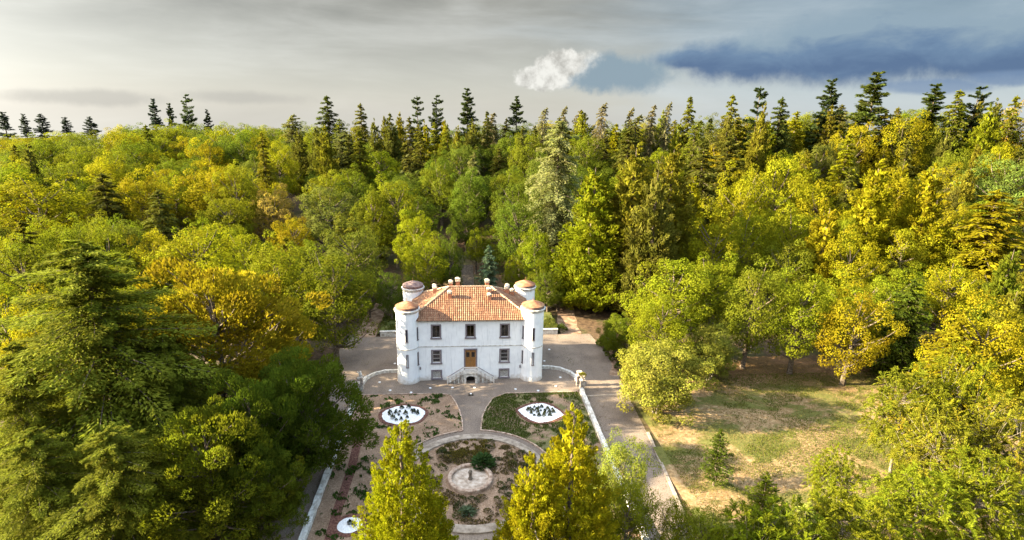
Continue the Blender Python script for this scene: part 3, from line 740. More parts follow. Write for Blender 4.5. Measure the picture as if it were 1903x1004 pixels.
def broad(seed, H, R, base, leaf, dens, ncl, style='leaf', stems=1, bark='bark', shape='dome', flat=.8, crs=(.14, .34)):
    rs = np.random.RandomState(seed); lv = Leaves(); tb = MB()
    zb = H * base; cz = zb + (H - zb) * (.42 if shape == 'dome' else .5); ru = H - cz; rd = cz - zb
    lean = rs.normal(0, .05 * R, 2)
    cl = []
    gold = math.pi * (3 - math.sqrt(5))
    for i in range(ncl):
        u = 1 - 1.75 * (i + .5) / ncl
        th = i * gold + rs.normal(0, .25); s_ = math.sqrt(max(0, 1 - u * u)); d = np.array((s_ * math.cos(th), s_ * math.sin(th), u)) + rs.normal(0, .09, 3)
        cr = R * rs.uniform(*crs); rf = rs.uniform(.7, 1.1) if rs.rand() < .78 else rs.uniform(.3, .7)
        lump = 1 + .16 * math.sin(3 * th + seed) * s_
        c = np.array((d[0] * (R - cr * .7) * rf * lump, d[1] * (R - cr * .7) * rf * lump, cz + d[2] * ((ru if d[2] > 0 else rd) - cr * .55) * rf))
        c[:2] += lean * (c[2] / H); cl.append((c, cr, unit(d)))
    for c, cr, o in cl:
        n = int(dens * cr * cr / (leaf * leaf)); d = rdir(rs, int(n * 1.5)); d = d[(d @ o) > -.45][:n]; n = len(d)
        rad_ = rs.uniform(.62, 1.1, n) ** .8
        P = c + d * np.array((1, 1, flat)) * cr * rad_[:, None]
        if style == 'spray':
            A = unit(o * .55 + d * .5 + np.array((0, 0, .75)) + rs.normal(0, .38, (n, 3))); N = unit(d + rs.normal(0, .55, (n, 3)))
            L = leaf * rs.uniform(.9, 1.6, n); W = L * .42
        else:
            N = unit(d * .9 + o * .35 + np.array((0, 0, .4)) + rs.normal(0, .5, (n, 3))); A = unit(np.cross(N, rdir(rs, n)) + np.array((0, 0, -.25)))
            L = leaf * rs.uniform(.7, 1.3, n); W = L * .74
        lv.add(P, N, A, L, W, rs.rand() * .75 + rs.rand(n) * .25, rs.rand(n))
    top = np.array((lean[0], lean[1], cz + ru * .5))
    r0 = .028 * H / math.sqrt(stems)
    for k in range(stems):
        a = 2 * math.pi * k / stems + .4; f = 0 if stems == 1 else 1
        tp = top + f * np.array((math.cos(a), math.sin(a), 0)) * R * .45; st_ = np.array((math.cos(a), math.sin(a), 0)) * f * .22
        tb.tube([st_ + (0, 0, -.3), st_ * 1.2 + (0, 0, H * .03), (st_ + tp * .3) * (1, 1, 0) + (0, 0, H * .25), tp * .75, tp], [r0 * 1.5, r0 * 1.05, r0 * .85, r0 * .5, r0 * .15], 8)
    order = rs.permutation(len(cl))[:max(10, len(cl) // 3)]
    for i in order:
        c = cl[i][0]; z = min(max(c[2] - np.hypot(c[0], c[1]) * .7, H * .16), cz + ru * .3); f = z / top[2]
        limb(tb, (top[0] * f, top[1] * f, z), c, r0 * .42, r0 * .08, rs, .05)
    return tb.mesh('trunk', M[bark], True), lv.mesh('crown')

def thuja(seed, H, R, leaf, nsp, per, tips=1, base=.03):
    rs = np.random.RandomState(seed); lv = Leaves(); tb = MB()
    tb.tube([(0, 0, -.3), (0, 0, H * .3), (0, 0, H * .7), (0, 0, H * .95)], [H * .022, H * .017, H * .009, .02], 8)
    lobes = rs.uniform(0, 6.28, 3)
    def prof(h, th):
        t = np.clip((h / H - base) / (1 - base), 0, 1)
        r = R * np.minimum((1 - t) ** .82 * 1.12, .55 + t * 3.0)
        return r * (1 + .12 * np.sin(2 * th + lobes[0] + 3 * t) + .13 * np.sin(5 * th + lobes[1] + 9 * t) + .07 * np.sin(9 * t * 3 + lobes[2]))
    u = rs.rand(nsp); h = H * (base + (1 - base) * (1 - np.sqrt(1 - u * .9993))); th = rs.uniform(0, 6.283, nsp)
    rr = prof(h, th) * rs.uniform(.7, 1.12, nsp)
    for i in range(nsp):
        o = np.array((math.cos(th[i]), math.sin(th[i]), 0)); ax = unit(np.array((0, 0, 1)) * rs.uniform(.5, 1.1) + o * rs.uniform(.35, .8) + rs.normal(0, .15, 3))
        s = min(1, .35 + rr[i] / R); ln = rs.uniform(.05, .085) * H * s; w = ln * .34
        n = int(per * (.5 + .5 * s)); t = rs.rand(n); d = rdir(rs, n); d = d - (d @ ax)[:, None] * ax * .8
        P = o * rr[i] + np.array((0, 0, h[i])) + ax * (t[:, None] - .35) * ln + d * (w * np.sin(math.pi * (.15 + .8 * t)))[:, None]
        N = unit(d * .7 + o * .7 + (0, 0, .25) + rs.normal(0, .4, (n, 3))); A = unit(ax + d * .4 + rs.normal(0, .3, (n, 3)))
        L = leaf * rs.uniform(.8, 1.5, n)
        lv.add(P, N, A, L, L * .42, rs.rand() * .8 + .2 * rs.rand(n), rs.rand(n))
    n = nsp * 4; h = H * (base + (1 - base) * (1 - np.sqrt(1 - rs.rand(n) * .99))); t2 = rs.uniform(0, 6.283, n); r2 = prof(h, t2) * rs.uniform(.35, .72, n)
    o = np.stack([np.cos(t2), np.sin(t2), np.zeros(n)], 1)
    lv.add(o * r2[:, None] + np.stack([0*h, 0*h, h], 1), unit(o + rs.normal(0, .5, (n, 3))), unit(np.array((0, 0, 1.)) + rs.normal(0, .4, (n, 3))), leaf * 2.4, leaf * 1.2, rs.rand(n), rs.rand(n))
    return tb.mesh('trunk', M['bark'], True), lv.mesh('crown')

def conifer(seed, H, R, leaf, whorls, nb, per, base=.06, droop=.25, up=0., power=.85, gap=0., nod=0., irregular=.2, bark='bark', width=.3, hang=.0):
    """layered conifer: branches in whorls, each a flat spray of needles"""
    rs = np.random.RandomState(seed); lv = Leaves(); tb = MB()
    nd = rs.uniform(-.5, .5)
    def axis(z):
        t = max(0, (z / H - .8) / .2); return np.array((math.cos(nd) * nod * t * t, math.sin(nd) * nod * t * t, z - nod * .55 * t ** 3))
    zs = [0, .1, .3, .55, .8, .88, .94, 1.0]; tb.tube([axis(H * z) - (0, 0, .3 if z == 0 else 0) for z in zs], [H * .021 * (1 - z) ** .8 + .015 for z in zs], 8)
    for w in range(whorls):
        t = (w + .5) / whorls; z = H * (base + (1 - base) * t ** .95)
        if rs.rand() < gap: continue
        a0 = rs.uniform(0, 6.28); k = max(3, int(round(nb * (1 - .35 * t))))
        for b in range(k):
            if rs.rand() < gap * .8: continue
            a = a0 + 6.283 * b / k + rs.normal(0, .16); tt = (z / H - base) / (1 - base)
            Lb = (R * min(1.0, (1 - tt) ** power * 1.06 + .03) * min(1, .62 + 2.2 * tt)) * rs.uniform(1 - irregular * 1.6, 1 + irregular * .5)
            if Lb < .12: Lb = .12
            o = np.array((math.cos(a), math.sin(a), 0)); sd = np.array((-o[1], o[0], 0))
            dr = droop * (1.25 - .9 * tt) + rs.normal(0, .06)
            z0 = axis(z) + (0, 0, rs.normal(0, H / whorls * .3))
            def along(s): return z0 + o * Lb * s + np.array((0, 0, 1.)) * Lb * (up * s + .1 * s - dr * s * s * 1.15)
            tb.tube([along(s) for s in (0, .35, .7, .96)], [.012 * H * (1 - tt) * .42 + .012, .01 * H * (1 - tt) * .3 + .01, .02, .008], 5, False)
            n = max(14, int(per * (.25 + .75 * Lb / R))); s = rs.rand(n) ** .7 * .97 + .05; side = rs.uniform(-1, 1, n)
            wd = width * Lb * (np.clip(1.15 - s, .1, 1) ** .7) * np.clip(s * 3.2, .2, 1)
            C_ = z0 + o * (Lb * s)[:, None]; C_ = C_ + np.stack([0*s, 0*s, Lb * (up * s + .1 * s - dr * s * s * 1.15)], 1)
            P = C_ + sd * (side * wd)[:, None] + np.stack([0*s, 0*s, -.22 * np.abs(side) * wd - hang * Lb * rs.rand(n) + rs.normal(0, .035 * Lb + .03, n)], 1)
            A = unit(o * .9 + sd * (side * 1.1)[:, None] + np.stack([0*s, 0*s, -dr * s * .9 + up * .6], 1) + rs.normal(0, .22, (n, 3)))
            N = unit(np.array((0, 0, 1.)) + o * .25 + rs.normal(0, .38, (n, 3)))
            Lf = leaf * rs.uniform(.8, 1.5, n)
            lv.add(P, N, A, Lf, Lf * .36, rs.rand() * .7 + .3 * rs.rand(n), rs.rand(n))
    n = 40; s = rs.rand(n); P = np.stack([axis(H * (.93 + .08 * q)) for q in s]) + rs.normal(0, .05 * R * .5, (n, 3)) * (1 - s)[:, None]
    lv.add(P, rdir(rs, n), unit(np.array((0, 0, 1.)) + rs.normal(0, .5, (n, 3))), leaf, leaf * .36, .5, rs.rand(n))
    return tb.mesh('trunk', M[bark], True), lv.mesh('crown')

def locust(seed, H, R, ntip, leaf):
    rs = np.random.RandomState(seed); lv = Leaves(); tb = MB(); r0 = .016 * H
    fork = []
    tb.tube([(0, 0, -.3), (.05 * R, 0, H * .2), (0, .04 * R, H * .4)], [r0 * 1.3, r0, r0 * .8], 8)
    for k in range(7):
        a = k * 2.4 + rs.normal(0, .3); q = np.array((math.cos(a) * R * rs.uniform(.25, .6), math.sin(a) * R * rs.uniform(.25, .6), H * rs.uniform(.4, .8)))
        limb(tb, (0, .03 * R, H * rs.uniform(.28, .42)), q, r0 * .6, r0 * .22, rs, -.06); fork.append(q)
    for i in range(ntip):
        u = 1 - 1.7 * (i + .5) / ntip; th = i * 2.39996 + rs.normal(0, .2); s_ = math.sqrt(max(0, 1 - u * u)); rf = rs.uniform(.45, 1.15)
        c = np.array((s_ * math.cos(th) * R * rf, s_ * math.sin(th) * R * rf, H * .54 + u * H * .44 * rf))
        f = min(fork, key=lambda q: np.linalg.norm(q - c))
        if i % 2 == 0: limb(tb, f, c, r0 * .14, .012, rs, 0, 3)
        o = unit(c - np.array((0, 0, H * .5))); cr = rs.rand()
        for _ in range(rs.randint(4, 8)):
            d = unit(o * .6 + rs.normal(0, .6, 3) + (0, 0, .25)); fl = rs.uniform(.7, 1.3) * R * .22; n = 17
            t = np.linspace(.1, 1, n); sd = unit(np.cross(d, (0, 0, 1.)) + rs.normal(0, .1, 3))
            for g in (-1, 1):
                P = c + d * (fl * t)[:, None] + np.stack([0*t, 0*t, -.35 * fl * t * t], 1) + sd * g * leaf * .5
                A = unit(sd * g + d * .35 + rs.normal(0, .15, (n, 3))); N = unit(np.array((0, 0, 1.)) + rs.normal(0, .35, (n, 3)))
                L = leaf * rs.uniform(.8, 1.25, n); lv.add(P, N, A, L, L * .5, cr * .8 + .2 * rs.rand(n), rs.rand(n))
    return tb.mesh('trunk', M['palebark'], True), lv.mesh('crown')

# prototypes: kind -> (height, radius, [(trunk mesh, crown mesh), ...])
K = {}
K['broad'] = (16, 6, [broad(s, 16, 6, .14, .245, 6.2, 100, crs=(.12, .28)) for s in (11, 12, 13, 14, 15, 16)])
K['round'] = (16, 6, [broad(s, 16, 6, .10, .255, 5.4, 120, shape='round', crs=(.15, .24)) for s in (21, 22)])
K['broad_near'] = (12, 5, [broad(s, 12, 5, .10, .165, 4.8, 120, crs=(.14, .27)) for s in (31, 32)])
K['shrub'] = (9, 4, [broad(s, 9, 4, .05, .16, 8, 160, stems=5, bark='palebark', shape='round', crs=(.15, .26)) for s in (41, 42)])
K['yew'] = (15, 7, [broad(s, 15, 7, .02, .27, 14, 230, style='spray', crs=(.08, .2)) for s in (51, 52)])
K['thuja'] = (20, 4, [thuja(s, 20, 4, .34, 460, 44) for s in (61, 62, 63)])
K['thuja_near'] = (16, 4.2, [thuja(s, 16, 4.2, .16, 950, 100) for s in (66, 67)])
K['fir'] = (20, 5, [conifer(s, 20, 5, .6, 26, 8, 95, droop=.3, power=.58, irregular=.32, width=.36) for s in (71, 72, 73)])
K['fir_big'] = (24, 9.4, [conifer(75, 24, 9.4, .27, 36, 10, 620, droop=.26, power=.58, irregular=.36, width=.28)])
K['fir_small'] = (6, 2.2, [conifer(76, 6, 2.2, .2, 20, 8, 70, base=.1, droop=.05, up=.25, irregular=.4), conifer(77, 6, 2.2, .2, 18, 8, 70, base=.1, droop=.0, up=.3, irregular=.4)])
K['pine'] = (22, 4.5, [conifer(s, 22, 4.5, .75, 20, 8, 110, base=.2, droop=.08, up=.10, power=.42, irregular=.36, gap=.05, width=.4) for s in (81, 82, 83)])
K['pine2'] = (22, 4.5, [conifer(s, 22, 4.5, .75, 15, 7, 120, base=.3, droop=.04, up=.12, power=.34, irregular=.4, gap=.14, width=.42) for s in (84, 85)])
K['cedar'] = (22, 6.5, [conifer(s, 22, 6.5, .6, 24, 8, 130, base=.1, droop=.3, power=.6, irregular=.35, nod=1.0, hang=.05, width=.36) for s in (91, 92)])
K['cedarbig'] = (33, 9.5, [conifer(94, 33, 9.5, .6, 27, 9, 230, base=.26, droop=.27, power=.52, irregular=.4, width=.32, nod=.8, hang=.03)])
K['deodar'] = (20, 4, [conifer(s, 20, 4, .5, 28, 7, 80, base=.08, droop=.5, power=.5, irregular=.35, nod=1.3, hang=.14, width=.36) for s in (96, 97, 98)])
K['locust'] = (12, 5, [locust(s, 12, 5, 300, .21) for s in (101, 102, 103)])

COL = {   # leaf colour; the fourth value is how little of the crown has turned (1 = none)
 'firgreen': (.155, .165, .016, .92), 'goldtip': (.205, .155, .009, .5), 'deepgreen': (.08, .105, .011, .97), 'limegold': (.22, .205, .008, .88), 'lime': (.195, .2, .009, .9),
 'green': (.112, .13, .010, .96), 'greenlime': (.155, .162, .010, .9), 'olive': (.115, .115, .02, .9), 'goldgreen': (.225, .188, .008, .78), 'pinkgold': (.28, .21, .05, .6),
 'greygreen': (.115, .13, .026, .97), 'greengrey2': (.108, .126, .018, .95), 'cedar': (.18, .18, .06, 1.), 'cedarpale': (.23, .24, .095, 1.), 'limegreen': (.15, .17, .009, .96),
 'bluegreen': (.095, .14, .085, 1.), 'olivegold': (.15, .138, .014, .88), 'bluegreen2': (.12, .155, .028, 1.), 'goldpale': (.18, .185, .028, .95), 'locust': (.185, .195, .016, .25),
 'locust2': (.185, .205, .012, .6), 'limepale': (.25, .27, .05, 1.), 'palegreen': (.175, .195, .028, 1.), 'goldcyp': (.24, .225, .008, .93), 'bluedark': (.04, .056, .045, 1.), 'dark': (.05, .068, .024, 1.),
 'firdark': (.075, .095, .02, 1.), 'cedarbrown': (.20, .18, .085, 1.), 'gold': (.29, .22, .014, .6)}
NAMES = {'broad': 'broadleaf_tree', 'round': 'broadleaf_tree', 'thuja': 'cypress_tree', 'fir': 'fir_tree', 'pine': 'pine_tree', 'pine2': 'pine_tree', 'cedar': 'cedar_tree', 'cedarbig': 'cedar_tree',
         'deodar': 'cedar_tree', 'yew': 'yew_tree', 'locust': 'locust_tree', 'shrub': 'multi_stem_tree'}
TREES = [
('fir', -34.1, -20.4, 24.0, 12.4, 'firgreen', 'huge layered green fir filling the lower left corner', '', ''),
('yew', -29.0, -9.3, 19.0, 10.3, 'goldtip', 'broad dark conifer with golden orange tips beside the big fir', '', ''),
('yew', -16.8, -20.3, 13.5, 5.9, 'deepgreen', 'dense dark green conifer overhanging the left garden wall', '', ''),
('broad', -26.0, 7.0, 14.5, 5.5, 'lime', 'bright lime broadleaf between the golden conifer and the round green tree', '', ''),
('round', -19.5, 5.8, 17.0, 5.5, 'green', 'round deep green tree left of the villa above the left drive', '', ''),
('round', -28.2, 9.9, 18.0, 5.1, 'greenlime', 'round yellow-rimmed green tree behind the lime broadleaf', '', ''),
('round', -42.8, 18.5, 18.0, 7.4, 'lime', 'wide domed light green tree behind the golden tipped conifer', '', ''),
('broad', -45.1, -12.7, 17.0, 3.8, 'limegold', 'yellow-green leafy crown left of the big fir top', '', ''),
('broad', -61.3, 8.4, 18.0, 5.5, 'green', 'dark leafy crown at left edge below the yellow crown', '', ''),
('broad', -85.5, 47.4, 18.0, 10.4, 'limegold', 'wide yellow-topped broadleaf at the left edge of the picture', '', ''),
('fir', -72.7, 47.1, 19.0, 5.6, 'olive', 'brownish ragged conifer right of the wide yellow-topped broadleaf', '', ''),
('fir', -58.3, 38.9, 19.0, 4.7, 'olive', 'brownish conifer with a yellow tree behind it on the left slope', '', ''),
('broad', -67.8, 52.1, 19.0, 5.8, 'goldgreen', 'yellow-gold crown between two brownish conifers', '', ''),
('round', -58.5, 61.5, 19.0, 7.3, 'goldgreen', 'tall golden domed tree standing out on the left slope', '', ''),
('round', -49.8, 48.2, 16.0, 5.8, 'greenlime', 'green dome at the foot of the tall golden dome', '', ''),
('broad', -43.4, 56.9, 15.0, 5.8, 'pinkgold', 'pink and yellow autumn tree on the left slope', '', ''),
('broad', -30.1, 53.1, 17.0, 7.3, 'greygreen', 'grey-green broad tree below the pale cedar on the left', '', ''),
('broad', -20.8, 27.4, 17.0, 5.9, 'greengrey2', 'large muted green tree above the left drive', '', ''),
('broad', -34.9, 40.9, 14.0, 4.7, 'goldgreen', 'small yellow crown between the pink tree and the muted green tree', '', ''),
('broad', -17.6, 24.0, 7.6, 3.2, 'green', 'small shaded tree at the end of the left drive', '', ''),
('cedar', -64.7, 150.0, 22.2, 8.1, 'cedar', 'pale cedar with a bent wispy tip on the left ridge', '', ''),
('cedar', -37.4, 105.0, 17.9, 7.5, 'cedar', 'tall pale cedar standing in front of the left ridge', '', ''),
('cedar', -16.0, 95.0, 13.7, 6.0, 'cedarpale', 'frosty pale cedar above the middle of the slope', '', ''),
('broad', -10.6, 38.2, 16.0, 4.2, 'lime', 'tall sunlit green tree behind the left rear tower', '', ''),
('broad', -7.4, 30.3, 13.0, 4.4, 'limegreen', 'layered sunlit tree just behind the left rear tower roof', '', ''),
('broad', -13.3, 21.1, 10.0, 2.7, 'deepgreen', 'shaded dark tree left of the left rear tower', '', ''),
('broad', -3.3, 30.4, 15.0, 2.6, 'deepgreen', 'shaded dark tree left of the forest stairs', '', ''),
('fir', 3.8, 28.2, 12.0, 3.0, 'bluegreen', 'small blue-green spruce right of the forest stairs', '', ''),
('broad', 6.1, 46.0, 9.8, 3.9, 'limegreen', 'fresh green tree behind the blue-green spruce', '', ''),
('broad', 13.0, 30.4, 15.0, 3.8, 'limegreen', 'green leafy tree behind the right rear tower', '', ''),
('broad', 8.7, 30.3, 9.0, 2.3, 'lime', 'small yellow-green tree left of the right rear tower', '', ''),
('broad', 14.5, 23.8, 8.9, 2.9, 'deepgreen', 'low shaded tree right of the right rear tower', '', ''),
('cedarbig', 18.1, 40.1, 33.0, 7.6, 'cedarpale', 'huge pale layered cedar with bare trunk behind the villa', '', ''),
('thuja', 22.8, 27.3, 28.0, 7.7, 'limegreen', 'tall dense cone-shaped tree with bright left side right of the villa', '', ''),
('thuja', 29.9, 27.0, 31.7, 7.6, 'olivegold', 'tall brown-green conifer beside the bright cone-shaped tree', '', ''),
('thuja', 38.8, 32.0, 30.7, 7.1, 'olivegold', 'brown-green conifer behind the drive, darker right flank', '', ''),
('fir', 43.0, 75.0, 22.4, 6.5, 'olive', 'dark conifer rising behind the brown-green conifers', '', ''),
('fir', 57.2, 60.0, 24.4, 6.5, 'olive', 'dark olive conifer left of the big yellow-green maple', '', ''),
('broad', 67.0, 45.0, 26.5, 7.9, 'lime', 'big yellow-green maple crown in the right wood', '', ''),
('broad', 43.9, 22.0, 20.8, 5.9, 'lime', 'bright green-yellow maple left of the big maple', '', ''),
('broad', 30.8, 5.7, 16.0, 7.0, 'limegreen', 'broad sunlit green tree beside the right drive', '', ''),
('broad', 40.4, 1.1, 17.0, 5.0, 'green', 'deep green tree at the back edge of the lawn', '', ''),
('thuja', 63.5, 20.2, 22.0, 5.3, 'goldgreen', 'golden cone-shaped tree with dead twigs in the right wood', '', ''),
('broad', 46.5, -1.0, 16.0, 4.6, 'limegreen', 'green leafy tree hanging over the far side of the lawn', '', ''),
('thuja', 79.2, 30.1, 28.0, 6.4, 'limegold', 'tall yellow-green cypress, left of the tall pair', '', ''),
('thuja', 88.9, 28.3, 27.0, 6.0, 'limegold', 'tall yellow-green cypress, right of the tall pair', '', ''),
('broad', 52.1, -4.7, 14.0, 4.8, 'goldgreen', 'yellow-tinged tree above the brown lawn edge', '', ''),
('fir', 95.4, 62.0, 22.9, 4.8, 'limegold', 'slender yellow-green conifer with pink side on the right slope', '', ''),
('fir', 97.1, 22.1, 22.0, 9.4, 'goldgreen', 'large orange-gold ragged conifer at the right edge', '', ''),
('broad', 121.2, 43.2, 22.0, 8.4, 'bluegreen2', 'blue-green leafy tree at the right edge below the ridge', '', ''),
('thuja', 75.4, -2.6, 20.0, 3.9, 'green', 'dark green conifer crown at right edge among golden trees', '', ''),
('broad', 60.7, -14.9, 16.0, 5.5, 'limegold', 'bright yellow leafy tree at right edge above the feathery trees', '', ''),
('fir', 61.0, -3.1, 15.0, 4.5, 'deepgreen', 'dark conifer behind the lawn with shade at its foot', '', ''),
('thuja', 31.7, 20.0, 28.8, 5.6, 'olive', 'shaded brown-green conifer between two olive conifers near the drive', '', ''),
('fir', 66.1, 66.0, 23.4, 7.3, 'olive', 'shaggy olive conifer above the bright green-yellow maple', '', ''),
('fir', 76.3, 72.0, 22.4, 6.5, 'firgreen', 'green layered conifer above the big yellow-green maple', '', ''),
('thuja', 77.4, 50.0, 21.9, 5.6, 'limegold', 'yellow-lit cone right of the big yellow-green maple top', '', ''),
('broad', 26.0, -2.1, 13.0, 4.3, 'limegreen', 'fresh green tree on the bend of the right drive', '', ''),
('fir', 57.1, -15.0, 14.0, 4.4, 'goldgreen', 'golden ragged conifer above the tall locust tree', '', ''),
('broad', 52.1, 26.0, 19.9, 5.6, 'lime', 'bright leafy crown just right of the bright green-yellow maple', '', ''),
('broad', 63.1, 30.0, 20.1, 6.0, 'lime', 'tall lit leafy crown under the big yellow-green maple', '', ''),
('broad', 58.6, 42.0, 23.6, 6.1, 'limegold', 'yellow leafy crown left of the big yellow-green maple', '', ''),
('broad', 74.4, 40.0, 21.7, 5.9, 'limegold', 'yellow leafy crown left of the tall cypress pair', '', ''),
('broad', 65.9, 16.0, 17.6, 5.1, 'limegold', 'yellow-green leafy tree in front of the tall cypress pair', '', ''),
('broad', 82.7, 24.0, 16.1, 5.5, 'lime', 'leafy crown in the gap of the tall cypress pair', '', ''),
('broad', 95.5, 26.0, 15.4, 5.8, 'limegold', 'leafy crown right of the tall cypress pair', '', ''),
('broad', 37.5, 8.0, 16.1, 4.9, 'limegreen', 'leafy green tree behind the smaller pale shrubby tree', '', ''),
('yew', -22.3, -28.1, 12.0, 6.1, 'green', 'rounded green conifer mass left of the dark wall conifer', '', ''),
('fir', -27.8, -31.0, 12.0, 6.9, 'firgreen', 'low fir foliage at the bottom edge below the huge fir', '', ''),
('fir', -33.6, -30.7, 12.0, 5.6, 'firgreen', 'fir foliage in the very lower left corner', '', ''),
('yew', -18.0, -28.7, 8.5, 3.6, 'deepgreen', 'low dark conifer by the bottom end of the left drive', '', ''),
('broad', -0.1, 54.0, 10.0, 3.9, 'deepgreen', 'dark tree closing the top of the forest stairs', '', ''),
('broad', 1.9, 44.0, 10.4, 2.3, 'limegreen', 'slim fresh green tree right of the forest stairs top', '', ''),
('broad', -5.2, 38.0, 9.3, 3.2, 'green', 'green tree left of the forest stairs beside the sunlit tree', '', ''),
('broad', -10.6, 25.0, 7.5, 2.5, 'deepgreen', 'low dark tree right behind the left rear tower', '', ''),
('broad', 13.2, 27.0, 8.1, 2.8, 'green', 'low green tree peeping over the right rear tower cap', '', ''),
('broad', 16.8, 26.0, 5.3, 2.6, 'deepgreen', 'low dark tree by the start of the dirt path', '', ''),
('shrub', 22.9, -10.7, 9.6, 5.5, 'goldpale', 'dense pale-trunked clump tree standing at the edge of the right drive', '', 'multi_stem_tree'),
('shrub', 33.4, -2.7, 8.5, 3.4, 'goldpale', 'smaller pale shrubby tree behind the clump tree by the drive', '', 'multi_stem_tree'),
('shrub', 22.4, 5.9, 7.0, 2.8, 'green', 'thin shrubby tree lining the right drive near the villa', '', 'multi_stem_tree'),
('fir', 23.9, -24.9, 6.5, 2.1, 'deepgreen', 'small dark young conifer standing on the lawn', '', ''),
('fir', 25.6, -30.5, 5.5, 2.3, 'green', 'young green conifer at the near edge of the lawn', '', ''),
('locust', 43.5, -24.2, 12.0, 3.2, 'locust', 'feathery orange-tipped locust tree at the right of the lawn', '', ''),
('locust', 48.4, -24.6, 14.0, 3.5, 'locust2', 'tall feathery yellow-green locust tree near the right edge', '', ''),
('locust', 47.9, -30.5, 12.0, 3.3, 'locust', 'feathery locust tree in the lower right corner', '', ''),
('locust', 41.8, -29.8, 11.0, 3.0, 'locust', 'feathery orange-tipped crown in front of the tall yellow-green locust', '', ''),
('locust', 40.7, -35.6, 10.0, 3.0, 'locust2', 'feathery bright crown low in the right bottom corner', '', ''),
('locust', 32.6, -29.7, 7.0, 1.9, 'locust2', 'small thin locust sapling in front of the lawn', '', ''),
('locust', 35.1, -35.9, 9.0, 3.4, 'locust2', 'low spreading locust crown at the bottom right edge', '', ''),
('deodar', 22.7, -39.2, 10.0, 1.6, 'limepale', 'bright young cedar with a drooping leader at the bottom edge', '', ''),
('locust', 19.0, -39.4, 9.0, 2.6, 'limegreen', 'feathery light green crown at the bottom edge right of the drive', '', ''),
('broad', 15.3, -36.2, 8.0, 2.3, 'limegreen', 'leafy green crown at the bottom edge covering the end of the drive', '', ''),
('broad', 11.3, -35.7, 9.0, 2.3, 'limegreen', 'soft green crown at the bottom right of the twin cypresses', '', ''),
('broad', 12.0, -32.0, 11.0, 3.0, 'palegreen', 'pale green leafy tree right of the twin cypresses', '', ''),
('thuja', -5.2, -38.2, 17.0, 3.8, 'goldcyp', 'golden cone-shaped cypress left of the fountain', '', ''),
('thuja', 6.3, -37.6, 17.0, 4.4, 'goldcyp', 'taller golden cypress right of the fountain', '', ''),
('thuja', 3.4, -39.8, 15.5, 3.3, 'goldcyp', 'shorter golden cypress with dead grey twigs right of the fountain', '', ''),
('fir', -29.2, -19.5, 15.0, 6.0, 'firgreen', 'yellow-lit fir standing right of the huge fir', '', ''),
('fir', -37.1, -26.0, 17.0, 4.7, 'firgreen', 'fir branches at the left edge below the yellow-green crown', '', ''),
('yew', -20.1, -24.5, 13.0, 4.9, 'deepgreen', 'shaded dark conifer between the huge fir and the wall conifer', '', ''),
('locust', 22.2, -39.3, 9.0, 2.8, 'limegreen', 'low feathery green crown at the bottom edge under the lawn', '', ''),
('locust', 27.4, -38.3, 9.0, 3.1, 'locust2', 'feathery yellow-green crown at the bottom edge right of the young cedar', '', ''),
('broad', 17.0, -37.6, 8.0, 2.4, 'limegreen', 'low leafy crown at the bottom edge between the drive and the lawn', '', ''),
('pine', -191.6, 185.0, 18.6, 4.0, 'bluedark', 'dark pine on the ridge cut by the left picture edge', '', ''),
('pine', -187.4, 190.0, 17.9, 3.0, 'bluedark', 'dark pine second from the left on the far ridge', '', ''),
('pine', -176.9, 185.0, 18.3, 3.8, 'bluedark', 'dark broad pine third from the left on the far ridge', '', ''),
('pine', -167.6, 185.0, 17.4, 3.4, 'bluedark', 'low dark pine left of the gap on the far left ridge', '', ''),
('pine', -157.9, 185.0, 17.6, 3.9, 'bluedark', 'low dark pine right end of the far left ridge row', '', ''),
('pine', -121.0, 165.0, 24.6, 3.2, 'bluedark', 'dense dark pine, left of the left ridge trio', '', ''),
('pine', -115.2, 165.0, 23.1, 2.5, 'dark', 'middle pine of the left ridge trio', '', ''),
('pine2', -108.7, 165.0, 26.6, 3.6, 'dark', 'gappy dark pine, right of the left ridge trio', '', ''),
('pine', -101.3, 165.0, 21.5, 2.3, 'dark', 'small lone pine right of the left ridge trio', '', ''),
('fir', -46.7, 130.0, 27.7, 6.6, 'firdark', 'broad pointed dark fir peaking above the ridge left of centre', '', ''),
('fir', -33.5, 118.0, 24.2, 4.9, 'olive', 'two-tone fir on the ridge left of the twin pines', '', ''),
('thuja', -25.5, 115.0, 21.1, 3.1, 'olivegold', 'slim cypress on the ridge left of the twin pines', '', ''),
('thuja', -20.3, 110.0, 21.9, 3.2, 'olivegold', 'slim yellowish cypress just left of the twin pines', '', ''),
('thuja', -11.8, 100.0, 20.4, 2.7, 'limegold', 'slender yellow cypress below the twin pines', '', ''),
('thuja', -6.0, 100.0, 21.0, 2.9, 'limegold', 'slender bright cypress between the twin pines and the lone tall pine', '', ''),
('pine2', -15.5, 120.0, 24.8, 3.0, 'dark', 'left of the twin dark pines on the middle ridge', '', ''),
('pine2', -9.2, 120.0, 24.8, 3.4, 'dark', 'right of the twin dark pines on the middle ridge', '', ''),
('pine', 0.9, 118.0, 26.6, 3.9, 'dark', 'tall lone dark pine above the middle of the ridge', '', ''),
('pine', 17.3, 118.0, 23.2, 3.7, 'dark', 'dark pine left of the row of nodding cedars', '', ''),
('deodar', 8.2, 108.0, 20.5, 4.0, 'cedarbrown', 'nodding brownish cedar in front of the dark ridge pine', '', ''),
('deodar', 24.3, 105.0, 21.6, 3.7, 'cedarbrown', 'nodding cedar, first right of the dark ridge pine', '', ''),
('deodar', 31.3, 108.0, 21.5, 3.1, 'cedarbrown', 'nodding cedar behind the top of the huge pale cedar', '', ''),
('deodar', 35.4, 105.0, 20.9, 3.4, 'cedarbrown', 'nodding cedar just right of the huge pale cedar top', '', ''),
